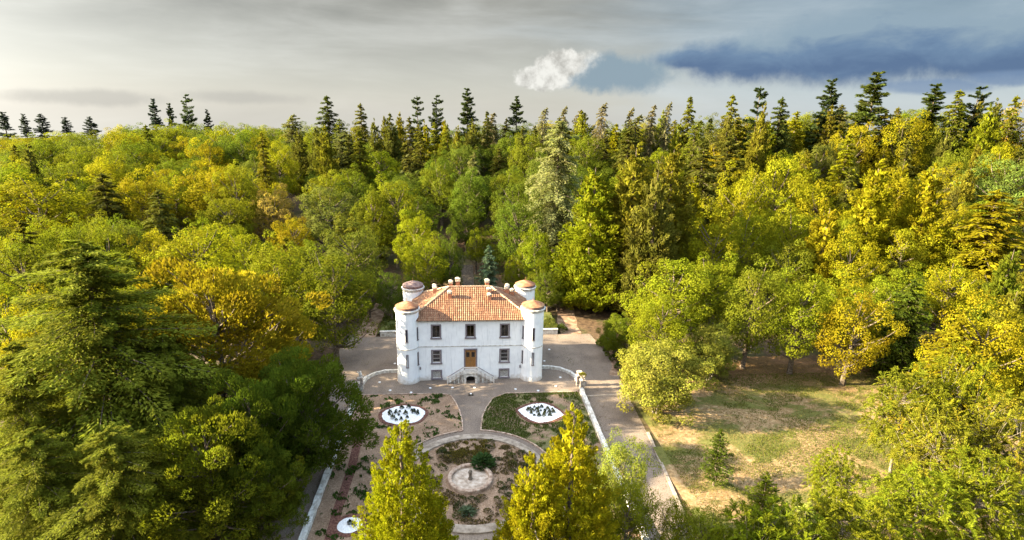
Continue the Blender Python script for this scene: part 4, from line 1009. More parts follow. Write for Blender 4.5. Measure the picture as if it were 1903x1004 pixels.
('deodar', 41.1, 98.0, 24.4, 4.0, 'cedarbrown', 'tallest nodding cedar on the ridge right of centre', '', ''),
('deodar', 49.8, 98.0, 23.1, 3.2, 'cedarbrown', 'nodding cedar midway between the tallest nodding cedar and the ridge pair', '', ''),
('deodar', 56.6, 98.0, 23.8, 3.1, 'cedarbrown', 'nodding cedar, left of the tight ridge pair', '', ''),
('deodar', 61.4, 98.0, 24.5, 3.1, 'cedarbrown', 'nodding cedar, right of the tight ridge pair', '', ''),
('fir', 65.8, 92.0, 26.5, 4.4, 'firgreen', 'green fir right of the tight pair of nodding cedars', '', ''),
('fir', 76.6, 88.0, 27.8, 5.3, 'firgreen', 'green pointed fir left of the bare-trunked ridge pine', '', ''),
('pine2', 83.0, 85.0, 30.6, 3.6, 'dark', 'dark pine with gaps showing sky on the right ridge', '', ''),
('fir', 88.2, 82.0, 28.1, 6.0, 'firdark', 'dark layered fir with broad skirt on the right ridge', '', ''),
('pine', 104.2, 85.0, 30.2, 5.2, 'dark', 'dark pointed pine left of the tallest ridge tree', '', ''),
('pine', 112.0, 78.0, 32.5, 6.2, 'firdark', 'tallest dark fir on the right ridge', '', ''),
('broad', 118.7, 72.0, 22.8, 6.9, 'goldgreen', 'golden leafy tree right of the tallest ridge fir', '', ''),
('broad', 105.8, 75.0, 21.8, 6.4, 'goldgreen', 'golden-olive leafy tree left of the tallest ridge fir', '', ''),
('pine', 133.7, 82.0, 27.6, 5.5, 'firdark', 'leaning dark layered pine on the right ridge', '', ''),
('fir', 134.6, 75.0, 27.7, 5.9, 'firgreen', 'green fir left of the flat-topped ridge pine', '', ''),
('pine2', 147.2, 82.0, 27.1, 4.3, 'dark', 'dark flat-topped pine near the right end of the ridge', '', ''),
('thuja', 138.0, 68.0, 26.2, 5.4, 'limegreen', 'broad yellow-green cypress near the right end of the ridge', '', ''),
('broad', 152.8, 75.0, 23.4, 7.5, 'gold', 'orange-gold leafy tree at the right end of the ridge', '', ''),
('thuja', -48.7, 100.3, 20.0, 4.1, 'olive', 'brown-green cone-shaped conifer halfway up slope behind villa, leftmost', 'cone-shaped conifers of the slope behind villa', ''),
('thuja', -42.3, 96.2, 22.0, 3.5, 'olive', 'brown-green cone-shaped conifer halfway up slope behind villa, second from left', 'cone-shaped conifers of the slope behind villa', ''),
('thuja', -36.9, 82.2, 24.0, 4.4, 'olivegold', 'olive gold cone-shaped conifer halfway up slope behind villa, leftmost', 'cone-shaped conifers of the slope behind villa', ''),
('fir', -39.1, 111.8, 20.6, 5.2, 'greygreen', 'grey-green layered conifer near top of slope behind villa', 'layered conifers of the slope behind villa', ''),
('fir', -33.6, 97.3, 18.1, 4.6, 'olive', 'brown-green layered conifer halfway up slope behind villa, leftmost', 'layered conifers of the slope behind villa', ''),
('fir', -28.5, 84.0, 21.9, 4.7, 'olivegold', 'olive gold layered conifer halfway up slope behind villa, third from left', 'layered conifers of the slope behind villa', ''),
('thuja', -25.9, 95.5, 23.2, 3.4, 'olive', 'brown-green cone-shaped conifer halfway up slope behind villa, third from left', 'cone-shaped conifers of the slope behind villa', ''),
('fir', -22.7, 105.0, 22.0, 3.6, 'olive', 'brown-green layered conifer near top of slope behind villa, leftmost', 'layered conifers of the slope behind villa', ''),
('thuja', -21.5, 106.5, 19.6, 3.6, 'greygreen', 'grey-green cone-shaped conifer near top of slope behind villa', 'cone-shaped conifers of the slope behind villa', ''),
('fir', -15.9, 94.4, 22.5, 3.8, 'olive', 'brown-green layered conifer halfway up slope behind villa, second from left', 'layered conifers of the slope behind villa', ''),
('fir', -12.2, 85.1, 20.5, 4.4, 'olive', 'brown-green layered conifer halfway up slope behind villa, third from left', 'layered conifers of the slope behind villa', ''),
('fir', -9.2, 103.9, 18.6, 3.7, 'firgreen', 'deep fir green layered conifer near top of slope behind villa', 'layered conifers of the slope behind villa', ''),
('fir', -4.9, 85.8, 21.3, 3.2, 'firgreen', 'deep fir green layered conifer halfway up slope behind villa', 'layered conifers of the slope behind villa', ''),
('thuja', -2.2, 89.8, 20.3, 3.1, 'olivegold', 'olive gold cone-shaped conifer halfway up slope behind villa, rightmost', 'cone-shaped conifers of the slope behind villa', ''),
('thuja', 2.6, 101.9, 19.6, 4.7, 'olive', 'brown-green cone-shaped conifer halfway up slope behind villa, fourth from left', 'cone-shaped conifers of the slope behind villa', ''),
('fir', 6.8, 103.7, 20.9, 3.2, 'olive', 'brown-green layered conifer near top of slope behind villa, second from left', 'layered conifers of the slope behind villa', ''),
('fir', 9.7, 110.0, 15.6, 3.9, 'olive', 'brown-green layered conifer near top of slope behind villa, third from left', 'layered conifers of the slope behind villa', ''),
('fir', 12.8, 103.7, 18.5, 3.3, 'olive', 'brown-green layered conifer near top of slope behind villa, fourth from left', 'layered conifers of the slope behind villa', ''),
('fir', 15.4, 81.1, 21.5, 3.3, 'olive', 'brown-green layered conifer halfway up slope behind villa, fifth from left', 'layered conifers of the slope behind villa', ''),
('fir', 19.2, 84.7, 20.7, 3.2, 'olive', 'brown-green layered conifer halfway up slope behind villa, sixth from left', 'layered conifers of the slope behind villa', ''),
('fir', 25.9, 84.9, 23.0, 3.7, 'olive', 'brown-green layered conifer halfway up slope behind villa, seventh from left', 'layered conifers of the slope behind villa', ''),
('fir', 29.6, 89.9, 18.0, 4.2, 'olivegold', 'olive gold layered conifer halfway up slope behind villa, rightmost', 'layered conifers of the slope behind villa', ''),
('thuja', 35.9, 101.9, 21.8, 5.5, 'firgreen', 'deep fir green cone-shaped conifer near top of slope behind villa, leftmost', 'cone-shaped conifers of the slope behind villa', ''),
('fir', 40.8, 107.2, 15.0, 4.8, 'olive', 'brown-green layered conifer near top of slope behind villa, rightmost', 'layered conifers of the slope behind villa', ''),
('fir', 39.3, 84.4, 19.7, 3.2, 'olive', 'brown-green layered conifer halfway up slope behind villa, rightmost', 'layered conifers of the slope behind villa', ''),
('thuja', 46.8, 105.2, 15.6, 3.4, 'firgreen', 'deep fir green cone-shaped conifer near top of slope behind villa, middle one', 'cone-shaped conifers of the slope behind villa', ''),
('thuja', 46.1, 90.4, 20.0, 4.1, 'greygreen', 'grey-green cone-shaped conifer halfway up slope behind villa', 'cone-shaped conifers of the slope behind villa', ''),
('deodar', 50.1, 92.1, 22.3, 4.7, 'olive', 'brown-green nodding cedar halfway up slope behind villa', 'nodding cedars of the slope behind villa', ''),
('thuja', 59.4, 103.9, 17.3, 3.4, 'limegreen', 'fresh green cone-shaped conifer near top of slope behind villa', 'cone-shaped conifers of the slope behind villa', ''),
('thuja', 62.7, 104.5, 21.1, 3.7, 'firgreen', 'deep fir green cone-shaped conifer near top of slope behind villa, rightmost', 'cone-shaped conifers of the slope behind villa', ''),
('thuja', 63.5, 91.9, 20.4, 3.6, 'firgreen', 'deep fir green cone-shaped conifer halfway up slope behind villa, rightmost', 'cone-shaped conifers of the slope behind villa', ''),
('deodar', 65.0, 84.3, 22.5, 4.6, 'firgreen', 'deep fir green nodding cedar halfway up slope behind villa', 'nodding cedars of the slope behind villa', ''),
('fir', 72.8, 92.2, 20.4, 3.5, 'firgreen', 'deep fir green layered conifer halfway up right wooded hill', 'layered conifers of the right wooded hill', ''),
('thuja', 71.3, 78.2, 26.4, 4.9, 'olive', 'brown-green cone-shaped conifer halfway up right wooded hill, leftmost', 'cone-shaped conifers of the right wooded hill', ''),
('fir', 82.1, 93.8, 20.2, 5.5, 'limegold', 'yellow-green layered conifer halfway up right wooded hill, leftmost', 'layered conifers of the right wooded hill', ''),
('fir', 85.1, 90.6, 20.6, 4.2, 'limegreen', 'fresh green layered conifer halfway up right wooded hill', 'layered conifers of the right wooded hill', ''),
('thuja', 75.8, 68.8, 31.1, 4.0, 'olivegold', 'olive gold cone-shaped conifer halfway up right wooded hill, third from left', 'cone-shaped conifers of the right wooded hill', ''),
('thuja', 85.0, 81.0, 23.9, 3.8, 'limegreen', 'fresh green cone-shaped conifer halfway up right wooded hill, leftmost', 'cone-shaped conifers of the right wooded hill', ''),
('thuja', 93.0, 88.2, 22.4, 5.3, 'olive', 'brown-green cone-shaped conifer halfway up right wooded hill, rightmost', 'cone-shaped conifers of the right wooded hill', ''),
('fir', 98.7, 91.0, 21.2, 5.2, 'limegold', 'yellow-green layered conifer halfway up right wooded hill, middle one', 'layered conifers of the right wooded hill', ''),
('thuja', 103.2, 90.4, 17.7, 4.7, 'limegreen', 'fresh green cone-shaped conifer halfway up right wooded hill, rightmost', 'cone-shaped conifers of the right wooded hill', ''),
('thuja', 105.2, 87.7, 22.1, 4.9, 'olivegold', 'olive gold cone-shaped conifer halfway up right wooded hill, rightmost', 'cone-shaped conifers of the right wooded hill', ''),
('fir', 102.1, 80.5, 25.0, 3.2, 'olivegold', 'olive gold layered conifer halfway up right wooded hill, rightmost', 'layered conifers of the right wooded hill', ''),
('fir', 117.5, 98.2, 19.3, 5.1, 'olive', 'brown-green layered conifer near top of right wooded hill', 'layered conifers of the right wooded hill', ''),
('fir', 112.0, 81.9, 24.7, 4.4, 'limegold', 'yellow-green layered conifer halfway up right wooded hill, rightmost', 'layered conifers of the right wooded hill', ''),
('fir', 114.6, 75.6, 23.6, 4.3, 'olivegold', 'olive gold layered conifer halfway up right wooded hill, far right, leftmost', 'layered conifers of the right wooded hill', ''),
('fir', 123.4, 82.0, 21.6, 4.3, 'olivegold', 'olive gold layered conifer halfway up right wooded hill, far right, middle one', 'layered conifers of the right wooded hill', ''),
('thuja', 117.5, 71.2, 24.0, 4.8, 'olive', 'brown-green cone-shaped conifer halfway up right wooded hill, far right, leftmost', 'cone-shaped conifers of the right wooded hill', ''),
('thuja', 141.3, 95.9, 16.9, 4.1, 'limegold', 'yellow-green cone-shaped conifer near top of right wooded hill, far right', 'cone-shaped conifers of the right wooded hill', ''),
('thuja', 133.4, 82.1, 22.2, 4.0, 'limegold', 'yellow-green cone-shaped conifer halfway up right wooded hill, far right, rightmost', 'cone-shaped conifers of the right wooded hill', ''),
('thuja', 129.7, 74.1, 20.0, 3.6, 'firgreen', 'deep fir green cone-shaped conifer halfway up right wooded hill, far right', 'cone-shaped conifers of the right wooded hill', ''),
('fir', 146.8, 85.7, 21.9, 3.6, 'limegreen', 'fresh green layered conifer halfway up right wooded hill, far right', 'layered conifers of the right wooded hill', ''),
('thuja', 152.9, 86.6, 25.1, 3.2, 'olivegold', 'olive gold cone-shaped conifer halfway up right wooded hill, far right, rightmost', 'cone-shaped conifers of the right wooded hill', ''),
('thuja', 149.1, 77.2, 26.0, 4.3, 'olive', 'brown-green cone-shaped conifer halfway up right wooded hill, far right, third from left', 'cone-shaped conifers of the right wooded hill', ''),
('fir', 147.9, 71.1, 27.1, 4.6, 'firgreen', 'deep fir green layered conifer halfway up right wooded hill, far right', 'layered conifers of the right wooded hill', ''),
('thuja', 69.1, -9.9, 16.4, 4.2, 'olivegold', 'olive gold cone-shaped conifer at foot of right wooded hill, far right, leftmost', 'cone-shaped conifers of the right wooded hill', ''),
('broad', -55.0, -3.9, 15.7, 4.7, 'greenlime', 'yellow-rimmed green leafy tree at foot of left wooded hill, far left, second from left', 'leafy trees of the left wooded hill', ''),
('broad', -47.5, -2.0, 14.2, 5.9, 'greenlime', 'yellow-rimmed green leafy tree at foot of left wooded hill, far left, fourth from left', 'leafy trees of the left wooded hill', ''),
('broad', -48.3, 3.3, 15.3, 4.8, 'lime', 'bright lime leafy tree at foot of left wooded hill, far left', 'leafy trees of the left wooded hill', ''),
('broad', 59.3, 4.5, 12.9, 6.1, 'limegreen', 'fresh green leafy tree at foot of right wooded hill', 'leafy trees of the right wooded hill', ''),
('round', -35.9, 6.6, 15.7, 4.9, 'limegold', 'yellow-green domed leafy tree at foot of left wooded hill, mid left', 'domed leafy trees of the left wooded hill', ''),
('broad', -54.0, 7.7, 16.9, 5.0, 'green', 'mid green leafy tree at foot of left wooded hill, far left', 'leafy trees of the left wooded hill', ''),
('broad', 68.7, 7.7, 13.5, 4.7, 'limegreen', 'fresh green leafy tree at foot of right wooded hill, far right, leftmost', 'leafy trees of the right wooded hill', ''),
('round', 78.3, 8.5, 13.7, 4.8, 'limegold', 'yellow-green domed leafy tree at foot of right wooded hill, far right', 'domed leafy trees of the right wooded hill', ''),
('broad', -53.4, 12.8, 15.6, 5.8, 'greenlime', 'yellow-rimmed green leafy tree at foot of left wooded hill, far left, rightmost', 'leafy trees of the left wooded hill', ''),
('thuja', 97.5, 13.2, 11.4, 4.0, 'olivegold', 'olive gold cone-shaped conifer at foot of right wooded hill, far right, rightmost', 'cone-shaped conifers of the right wooded hill', ''),
('broad', 80.3, 13.5, 11.3, 5.5, 'limegreen', 'fresh green leafy tree at foot of right wooded hill, far right, rightmost', 'leafy trees of the right wooded hill', ''),
('broad', 86.4, 14.1, 10.8, 4.7, 'green', 'mid green leafy tree at foot of right wooded hill, far right', 'leafy trees of the right wooded hill', ''),
('fir', -65.4, 15.1, 18.7, 4.2, 'olivegold', 'olive gold layered conifer at foot of left wooded hill, far left', 'layered conifers of the left wooded hill', ''),
('fir', 73.8, 15.8, 12.0, 4.3, 'olivegold', 'olive gold layered conifer at foot of right wooded hill, far right', 'layered conifers of the right wooded hill', ''),
('round', -66.7, 17.7, 18.0, 3.9, 'limegreen', 'fresh green domed leafy tree at foot of left wooded hill, far left', 'domed leafy trees of the left wooded hill', ''),
('broad', 56.7, 18.5, 15.4, 5.1, 'green', 'mid green leafy tree at foot of right wooded hill', 'leafy trees of the right wooded hill', ''),
('broad', -76.0, 18.7, 15.4, 5.0, 'greenlime', 'yellow-rimmed green leafy tree at foot of left wooded hill, far left, leftmost', 'leafy trees of the left wooded hill', ''),
('fir', -29.4, 18.9, 15.9, 3.0, 'olivegold', 'olive gold layered conifer at foot of slope behind villa', 'layered conifers of the slope behind villa', ''),
('thuja', 71.5, 19.7, 12.4, 3.5, 'olive', 'brown-green cone-shaped conifer at foot of right wooded hill', 'cone-shaped conifers of the right wooded hill', ''),
('broad', -57.2, 19.9, 18.4, 4.1, 'greenlime', 'yellow-rimmed green leafy tree at foot of left wooded hill, far left, fifth from left', 'leafy trees of the left wooded hill', ''),
('round', -23.1, 20.6, 11.1, 4.0, 'deepgreen', 'dark green domed leafy tree at foot of slope behind villa', 'domed leafy trees of the slope behind villa', ''),
('broad', -50.4, 21.0, 16.7, 4.5, 'goldgreen', 'golden green leafy tree at foot of left wooded hill, mid left', 'leafy trees of the left wooded hill', ''),
('round', -63.0, 21.6, 17.7, 4.3, 'green', 'mid green domed leafy tree at foot of left wooded hill, far left, leftmost', 'domed leafy trees of the left wooded hill', ''),
('broad', -51.1, 25.4, 13.4, 4.9, 'limegold', 'yellow-green leafy tree at foot of left wooded hill, mid left', 'leafy trees of the left wooded hill', ''),
('broad', -58.7, 25.5, 17.2, 4.8, 'greengrey2', 'muted green leafy tree at foot of left wooded hill, mid left', 'leafy trees of the left wooded hill', ''),
('round', -61.4, 26.4, 15.8, 5.0, 'green', 'mid green domed leafy tree at foot of left wooded hill, far left, rightmost', 'domed leafy trees of the left wooded hill', ''),
('broad', -77.0, 26.9, 14.0, 4.9, 'limegold', 'yellow-green leafy tree at foot of left wooded hill, far left', 'leafy trees of the left wooded hill', ''),
('fir', -30.9, 27.1, 13.3, 3.0, 'olive', 'brown-green layered conifer at foot of left wooded hill, toward villa', 'layered conifers of the left wooded hill', ''),
('broad', 71.7, 28.2, 17.7, 3.9, 'limegreen', 'fresh green leafy tree halfway up right wooded hill, rightmost', 'leafy trees of the right wooded hill', ''),
('round', 106.9, 29.5, 14.5, 4.3, 'green', 'mid green domed leafy tree halfway up right wooded hill, far right, rightmost', 'domed leafy trees of the right wooded hill', ''),
('round', -40.3, 29.7, 14.2, 4.7, 'lime', 'bright lime domed leafy tree at foot of left wooded hill, toward villa', 'domed leafy trees of the left wooded hill', ''),
('round', -69.3, 30.3, 13.1, 4.1, 'limegold', 'yellow-green domed leafy tree at foot of left wooded hill, far left', 'domed leafy trees of the left wooded hill', ''),
('broad', -73.5, 31.6, 14.9, 4.6, 'greenlime', 'yellow-rimmed green leafy tree at foot of left wooded hill, far left, third from left', 'leafy trees of the left wooded hill', ''),
('round', 107.0, 32.5, 16.6, 5.4, 'limegreen', 'fresh green domed leafy tree halfway up right wooded hill, far right', 'domed leafy trees of the right wooded hill', ''),
('fir', 114.6, 32.7, 15.7, 3.6, 'olivegold', 'olive gold layered conifer halfway up right wooded hill, far right, rightmost', 'layered conifers of the right wooded hill', ''),
('round', 102.0, 33.0, 16.1, 4.0, 'goldgreen', 'golden green domed leafy tree halfway up right wooded hill, far right', 'domed leafy trees of the right wooded hill', ''),
('broad', -29.7, 33.1, 11.7, 4.1, 'green', 'mid green leafy tree halfway up slope behind villa, leftmost', 'leafy trees of the slope behind villa', ''),
('round', -85.3, 33.5, 13.7, 4.8, 'greengrey2', 'muted green domed leafy tree at foot of left wooded hill, far left', 'domed leafy trees of the left wooded hill', ''),
('round', -62.5, 33.6, 14.9, 4.9, 'green', 'mid green domed leafy tree at foot of left wooded hill, mid left', 'domed leafy trees of the left wooded hill', ''),
('round', -66.7, 34.3, 13.8, 5.4, 'green', 'mid green domed leafy tree at foot of left wooded hill, far left, middle one', 'domed leafy trees of the left wooded hill', ''),
('broad', -50.1, 34.7, 14.6, 4.8, 'limegreen', 'fresh green leafy tree at foot of left wooded hill, mid left', 'leafy trees of the left wooded hill', ''),
('fir', -22.2, 36.4, 15.7, 3.2, 'olivegold', 'olive gold layered conifer halfway up slope behind villa, second from left', 'layered conifers of the slope behind villa', ''),
('thuja', 54.5, 36.6, 17.6, 3.5, 'olivegold', 'olive gold cone-shaped conifer halfway up right wooded hill, second from left', 'cone-shaped conifers of the right wooded hill', ''),
('broad', 66.5, 37.0, 15.4, 4.1, 'green', 'mid green leafy tree halfway up right wooded hill', 'leafy trees of the right wooded hill', ''),
('broad', 10.8, 37.3, 18.8, 5.4, 'deepgreen', 'dark green leafy tree halfway up slope behind villa, sixth from left', 'leafy trees of the slope behind villa', ''),
('round', 86.1, 37.4, 17.7, 4.3, 'limegold', 'yellow-green domed leafy tree halfway up right wooded hill, far right', 'domed leafy trees of the right wooded hill', ''),
('broad', -46.1, 37.8, 12.9, 4.1, 'limegreen', 'fresh green leafy tree halfway up left wooded hill, mid left', 'leafy trees of the left wooded hill', ''),
('broad', 103.8, 41.5, 18.2, 5.2, 'olive', 'brown-green leafy tree halfway up right wooded hill, far right', 'leafy trees of the right wooded hill', ''),
('thuja', 111.9, 43.5, 21.1, 3.2, 'olivegold', 'olive gold cone-shaped conifer halfway up right wooded hill, far right, third from left', 'cone-shaped conifers of the right wooded hill', ''),
('thuja', 48.1, 43.9, 19.0, 3.2, 'olive', 'brown-green cone-shaped conifer halfway up right wooded hill, toward villa', 'cone-shaped conifers of the right wooded hill', ''),
('fir', -26.2, 44.4, 13.4, 3.2, 'olivegold', 'olive gold layered conifer halfway up slope behind villa, leftmost', 'layered conifers of the slope behind villa', ''),
('broad', -19.6, 44.9, 18.8, 4.3, 'green', 'mid green leafy tree halfway up slope behind villa, third from left', 'leafy trees of the slope behind villa', ''),
('thuja', 97.3, 45.4, 22.1, 3.7, 'limegold', 'yellow-green cone-shaped conifer halfway up right wooded hill, far right, leftmost', 'cone-shaped conifers of the right wooded hill', ''),
('round', -15.0, 47.1, 19.9, 5.8, 'limegreen', 'fresh green domed leafy tree halfway up slope behind villa, middle one', 'domed leafy trees of the slope behind villa', ''),
('round', -37.2, 47.1, 10.4, 5.3, 'lime', 'bright lime domed leafy tree halfway up left wooded hill, toward villa', 'domed leafy trees of the left wooded hill', ''),
('fir', 86.3, 47.4, 20.2, 3.2, 'olive', 'brown-green layered conifer halfway up right wooded hill', 'layered conifers of the right wooded hill', ''),
('broad', 96.0, 47.4, 19.2, 5.8, 'goldgreen', 'golden green leafy tree halfway up right wooded hill, far right', 'leafy trees of the right wooded hill', ''),
('broad', 103.7, 48.5, 17.4, 5.7, 'green', 'mid green leafy tree halfway up right wooded hill, far right', 'leafy trees of the right wooded hill', ''),
('fir', 24.3, 48.5, 17.4, 4.0, 'olive', 'brown-green layered conifer halfway up slope behind villa, eighth from left', 'layered conifers of the slope behind villa', ''),
('broad', 30.3, 48.8, 18.7, 5.6, 'limegreen', 'fresh green leafy tree halfway up slope behind villa, rightmost', 'leafy trees of the slope behind villa', ''),
('fir', 130.5, 50.3, 20.5, 4.0, 'olive', 'brown-green layered conifer halfway up right wooded hill, far right, rightmost', 'layered conifers of the right wooded hill', ''),
('fir', -20.0, 51.1, 16.2, 3.2, 'olivegold', 'olive gold layered conifer halfway up slope behind villa, fourth from left', 'layered conifers of the slope behind villa', ''),
('broad', 10.6, 51.8, 18.1, 5.8, 'deepgreen', 'dark green leafy tree halfway up slope behind villa, fifth from left', 'leafy trees of the slope behind villa', ''),
('broad', 114.7, 52.8, 16.8, 5.4, 'limegold', 'yellow-green leafy tree halfway up right wooded hill, far right, middle one', 'leafy trees of the right wooded hill', ''),
('thuja', 52.4, 52.9, 18.7, 3.9, 'limegold', 'yellow-green cone-shaped conifer halfway up right wooded hill, toward villa', 'cone-shaped conifers of the right wooded hill', ''),
('broad', -54.9, 53.0, 11.7, 4.9, 'greenlime', 'yellow-rimmed green leafy tree halfway up left wooded hill, mid left, rightmost', 'leafy trees of the left wooded hill', ''),
('broad', -100.1, 53.1, 15.4, 4.4, 'greenlime', 'yellow-rimmed green leafy tree halfway up left wooded hill, far left, leftmost', 'leafy trees of the left wooded hill', ''),
('round', -95.3, 54.9, 13.7, 5.8, 'goldgreen', 'golden green domed leafy tree halfway up left wooded hill, far left', 'domed leafy trees of the left wooded hill', ''),
('round', 118.0, 54.9, 20.8, 4.7, 'green', 'mid green domed leafy tree halfway up right wooded hill, far right, leftmost', 'domed leafy trees of the right wooded hill', ''),
('thuja', 19.9, 56.0, 17.1, 3.7, 'olive', 'brown-green cone-shaped conifer halfway up slope behind villa, fifth from left', 'cone-shaped conifers of the slope behind villa', ''),
('broad', -77.0, 56.5, 15.5, 4.6, 'greenlime', 'yellow-rimmed green leafy tree halfway up left wooded hill, mid left, leftmost', 'leafy trees of the left wooded hill', ''),
('round', -11.4, 56.9, 13.0, 5.2, 'deepgreen', 'dark green domed leafy tree halfway up slope behind villa, second from left', 'domed leafy trees of the slope behind villa', ''),
('broad', 102.0, 57.0, 13.9, 5.2, 'limegold', 'yellow-green leafy tree halfway up right wooded hill, far right, leftmost', 'leafy trees of the right wooded hill', ''),
('broad', 132.6, 57.0, 19.8, 4.7, 'limegold', 'yellow-green leafy tree halfway up right wooded hill, far right, rightmost', 'leafy trees of the right wooded hill', ''),
('thuja', 126.1, 57.4, 20.8, 3.4, 'olivegold', 'olive gold cone-shaped conifer halfway up right wooded hill, far right, fourth from left', 'cone-shaped conifers of the right wooded hill', ''),
('round', 68.9, 57.5, 17.4, 5.9, 'green', 'mid green domed leafy tree halfway up right wooded hill, leftmost', 'domed leafy trees of the right wooded hill', ''),
('broad', 26.5, 57.6, 19.4, 5.4, 'deepgreen', 'dark green leafy tree halfway up slope behind villa, seventh from left', 'leafy trees of the slope behind villa', ''),
('broad', -51.4, 57.7, 20.9, 5.5, 'greenlime', 'yellow-rimmed green leafy tree halfway up left wooded hill, toward villa, leftmost', 'leafy trees of the left wooded hill', ''),
('round', -85.1, 59.4, 13.7, 4.4, 'green', 'mid green domed leafy tree halfway up left wooded hill, far left, rightmost', 'domed leafy trees of the left wooded hill', ''),
('round', -98.9, 59.6, 17.5, 5.1, 'limegreen', 'fresh green domed leafy tree halfway up left wooded hill, far left', 'domed leafy trees of the left wooded hill', ''),
('broad', 0.2, 60.0, 17.6, 5.4, 'deepgreen', 'dark green leafy tree halfway up slope behind villa, fourth from left', 'leafy trees of the slope behind villa', ''),
('fir', 84.2, 60.9, 20.4, 4.0, 'olivegold', 'olive gold layered conifer halfway up right wooded hill, leftmost', 'layered conifers of the right wooded hill', ''),
('round', -66.3, 61.2, 16.1, 5.3, 'limegreen', 'fresh green domed leafy tree halfway up left wooded hill, mid left, leftmost', 'domed leafy trees of the left wooded hill', ''),
('thuja', 104.9, 61.3, 19.4, 3.4, 'olivegold', 'olive gold cone-shaped conifer halfway up right wooded hill, far right, leftmost', 'cone-shaped conifers of the right wooded hill', ''),
('round', 38.7, 61.4, 16.8, 4.6, 'limegreen', 'fresh green domed leafy tree halfway up slope behind villa, rightmost', 'domed leafy trees of the slope behind villa', ''),
('broad', 9.5, 61.4, 17.2, 4.7, 'green', 'mid green leafy tree halfway up slope behind villa, sixth from left', 'leafy trees of the slope behind villa', ''),
('round', -91.1, 63.4, 16.7, 5.8, 'green', 'mid green domed leafy tree halfway up left wooded hill, far left, third from left', 'domed leafy trees of the left wooded hill', ''),
('broad', -104.8, 63.5, 15.9, 5.2, 'greenlime', 'yellow-rimmed green leafy tree halfway up left wooded hill, far left, middle one', 'leafy trees of the left wooded hill', ''),
('round', 2.2, 63.8, 16.0, 5.6, 'deepgreen', 'dark green domed leafy tree halfway up slope behind villa, third from left', 'domed leafy trees of the slope behind villa', ''),
('thuja', 123.7, 64.3, 21.3, 3.5, 'olive', 'brown-green cone-shaped conifer halfway up right wooded hill, far right, second from left', 'cone-shaped conifers of the right wooded hill', ''),
('broad', 29.8, 64.4, 16.8, 5.7, 'deepgreen', 'dark green leafy tree halfway up slope behind villa, eighth from left', 'leafy trees of the slope behind villa', ''),
('broad', 34.8, 64.7, 15.9, 4.9, 'deepgreen', 'dark green leafy tree halfway up slope behind villa, rightmost', 'leafy trees of the slope behind villa', ''),
('fir', 114.1, 65.0, 19.0, 3.4, 'olive', 'brown-green layered conifer halfway up right wooded hill, far right, leftmost', 'layered conifers of the right wooded hill', ''),
('broad', 12.6, 65.0, 15.5, 6.0, 'green', 'mid green leafy tree halfway up slope behind villa, seventh from left', 'leafy trees of the slope behind villa', ''),
('thuja', 148.3, 65.6, 19.5, 3.7, 'olive', 'brown-green cone-shaped conifer halfway up right wooded hill, far right, rightmost', 'cone-shaped conifers of the right wooded hill', ''),
('broad', 19.4, 65.6, 19.3, 5.1, 'greengrey2', 'muted green leafy tree halfway up slope behind villa, rightmost', 'leafy trees of the slope behind villa', ''),
('broad', -28.3, 65.9, 13.3, 6.1, 'deepgreen', 'dark green leafy tree halfway up slope behind villa, leftmost', 'leafy trees of the slope behind villa', ''),
('round', -33.4, 66.1, 15.8, 5.4, 'greenlime', 'yellow-rimmed green domed leafy tree halfway up left wooded hill, toward villa', 'domed leafy trees of the left wooded hill', ''),
('broad', -47.4, 66.5, 13.6, 5.1, 'limegold', 'yellow-green leafy tree halfway up left wooded hill, toward villa, leftmost', 'leafy trees of the left wooded hill', ''),
('round', -83.9, 66.9, 18.1, 4.7, 'limegold', 'yellow-green domed leafy tree halfway up left wooded hill, far left', 'domed leafy trees of the left wooded hill', ''),
('broad', 84.3, 67.6, 18.6, 6.1, 'limegreen', 'fresh green leafy tree halfway up right wooded hill, leftmost', 'leafy trees of the right wooded hill', ''),
('broad', -16.1, 67.8, 13.9, 5.7, 'deepgreen', 'dark green leafy tree halfway up slope behind villa, second from left', 'leafy trees of the slope behind villa', ''),
('thuja', -100.5, 68.3, 19.9, 4.0, 'olive', 'brown-green cone-shaped conifer halfway up left wooded hill, far left', 'cone-shaped conifers of the left wooded hill', ''),
('broad', 99.6, 68.8, 19.6, 5.0, 'olive', 'brown-green leafy tree halfway up right wooded hill, rightmost', 'leafy trees of the right wooded hill', ''),
('broad', -6.1, 69.0, 16.3, 6.1, 'green', 'mid green leafy tree halfway up slope behind villa, fourth from left', 'leafy trees of the slope behind villa', ''),
('fir', 111.6, 69.5, 17.5, 3.4, 'limegold', 'yellow-green layered conifer halfway up right wooded hill, far right', 'layered conifers of the right wooded hill', ''),
('round', -72.5, 70.0, 15.5, 5.9, 'goldgreen', 'golden green domed leafy tree halfway up left wooded hill, mid left', 'domed leafy trees of the left wooded hill', ''),
('broad', -59.0, 70.0, 16.4, 5.0, 'goldgreen', 'golden green leafy tree halfway up left wooded hill, mid left, rightmost', 'leafy trees of the left wooded hill', ''),
('round', 84.5, 71.7, 15.1, 4.7, 'green', 'mid green domed leafy tree halfway up right wooded hill, rightmost', 'domed leafy trees of the right wooded hill', ''),
('broad', -28.8, 71.8, 15.2, 5.2, 'green', 'mid green leafy tree halfway up slope behind villa, second from left', 'leafy trees of the slope behind villa', ''),
('broad', 94.4, 72.2, 18.7, 5.8, 'olive', 'brown-green leafy tree halfway up right wooded hill, leftmost', 'leafy trees of the right wooded hill', ''),
('fir', -49.7, 72.3, 23.6, 3.3, 'olivegold', 'olive gold layered conifer halfway up left wooded hill, toward villa', 'layered conifers of the left wooded hill', ''),
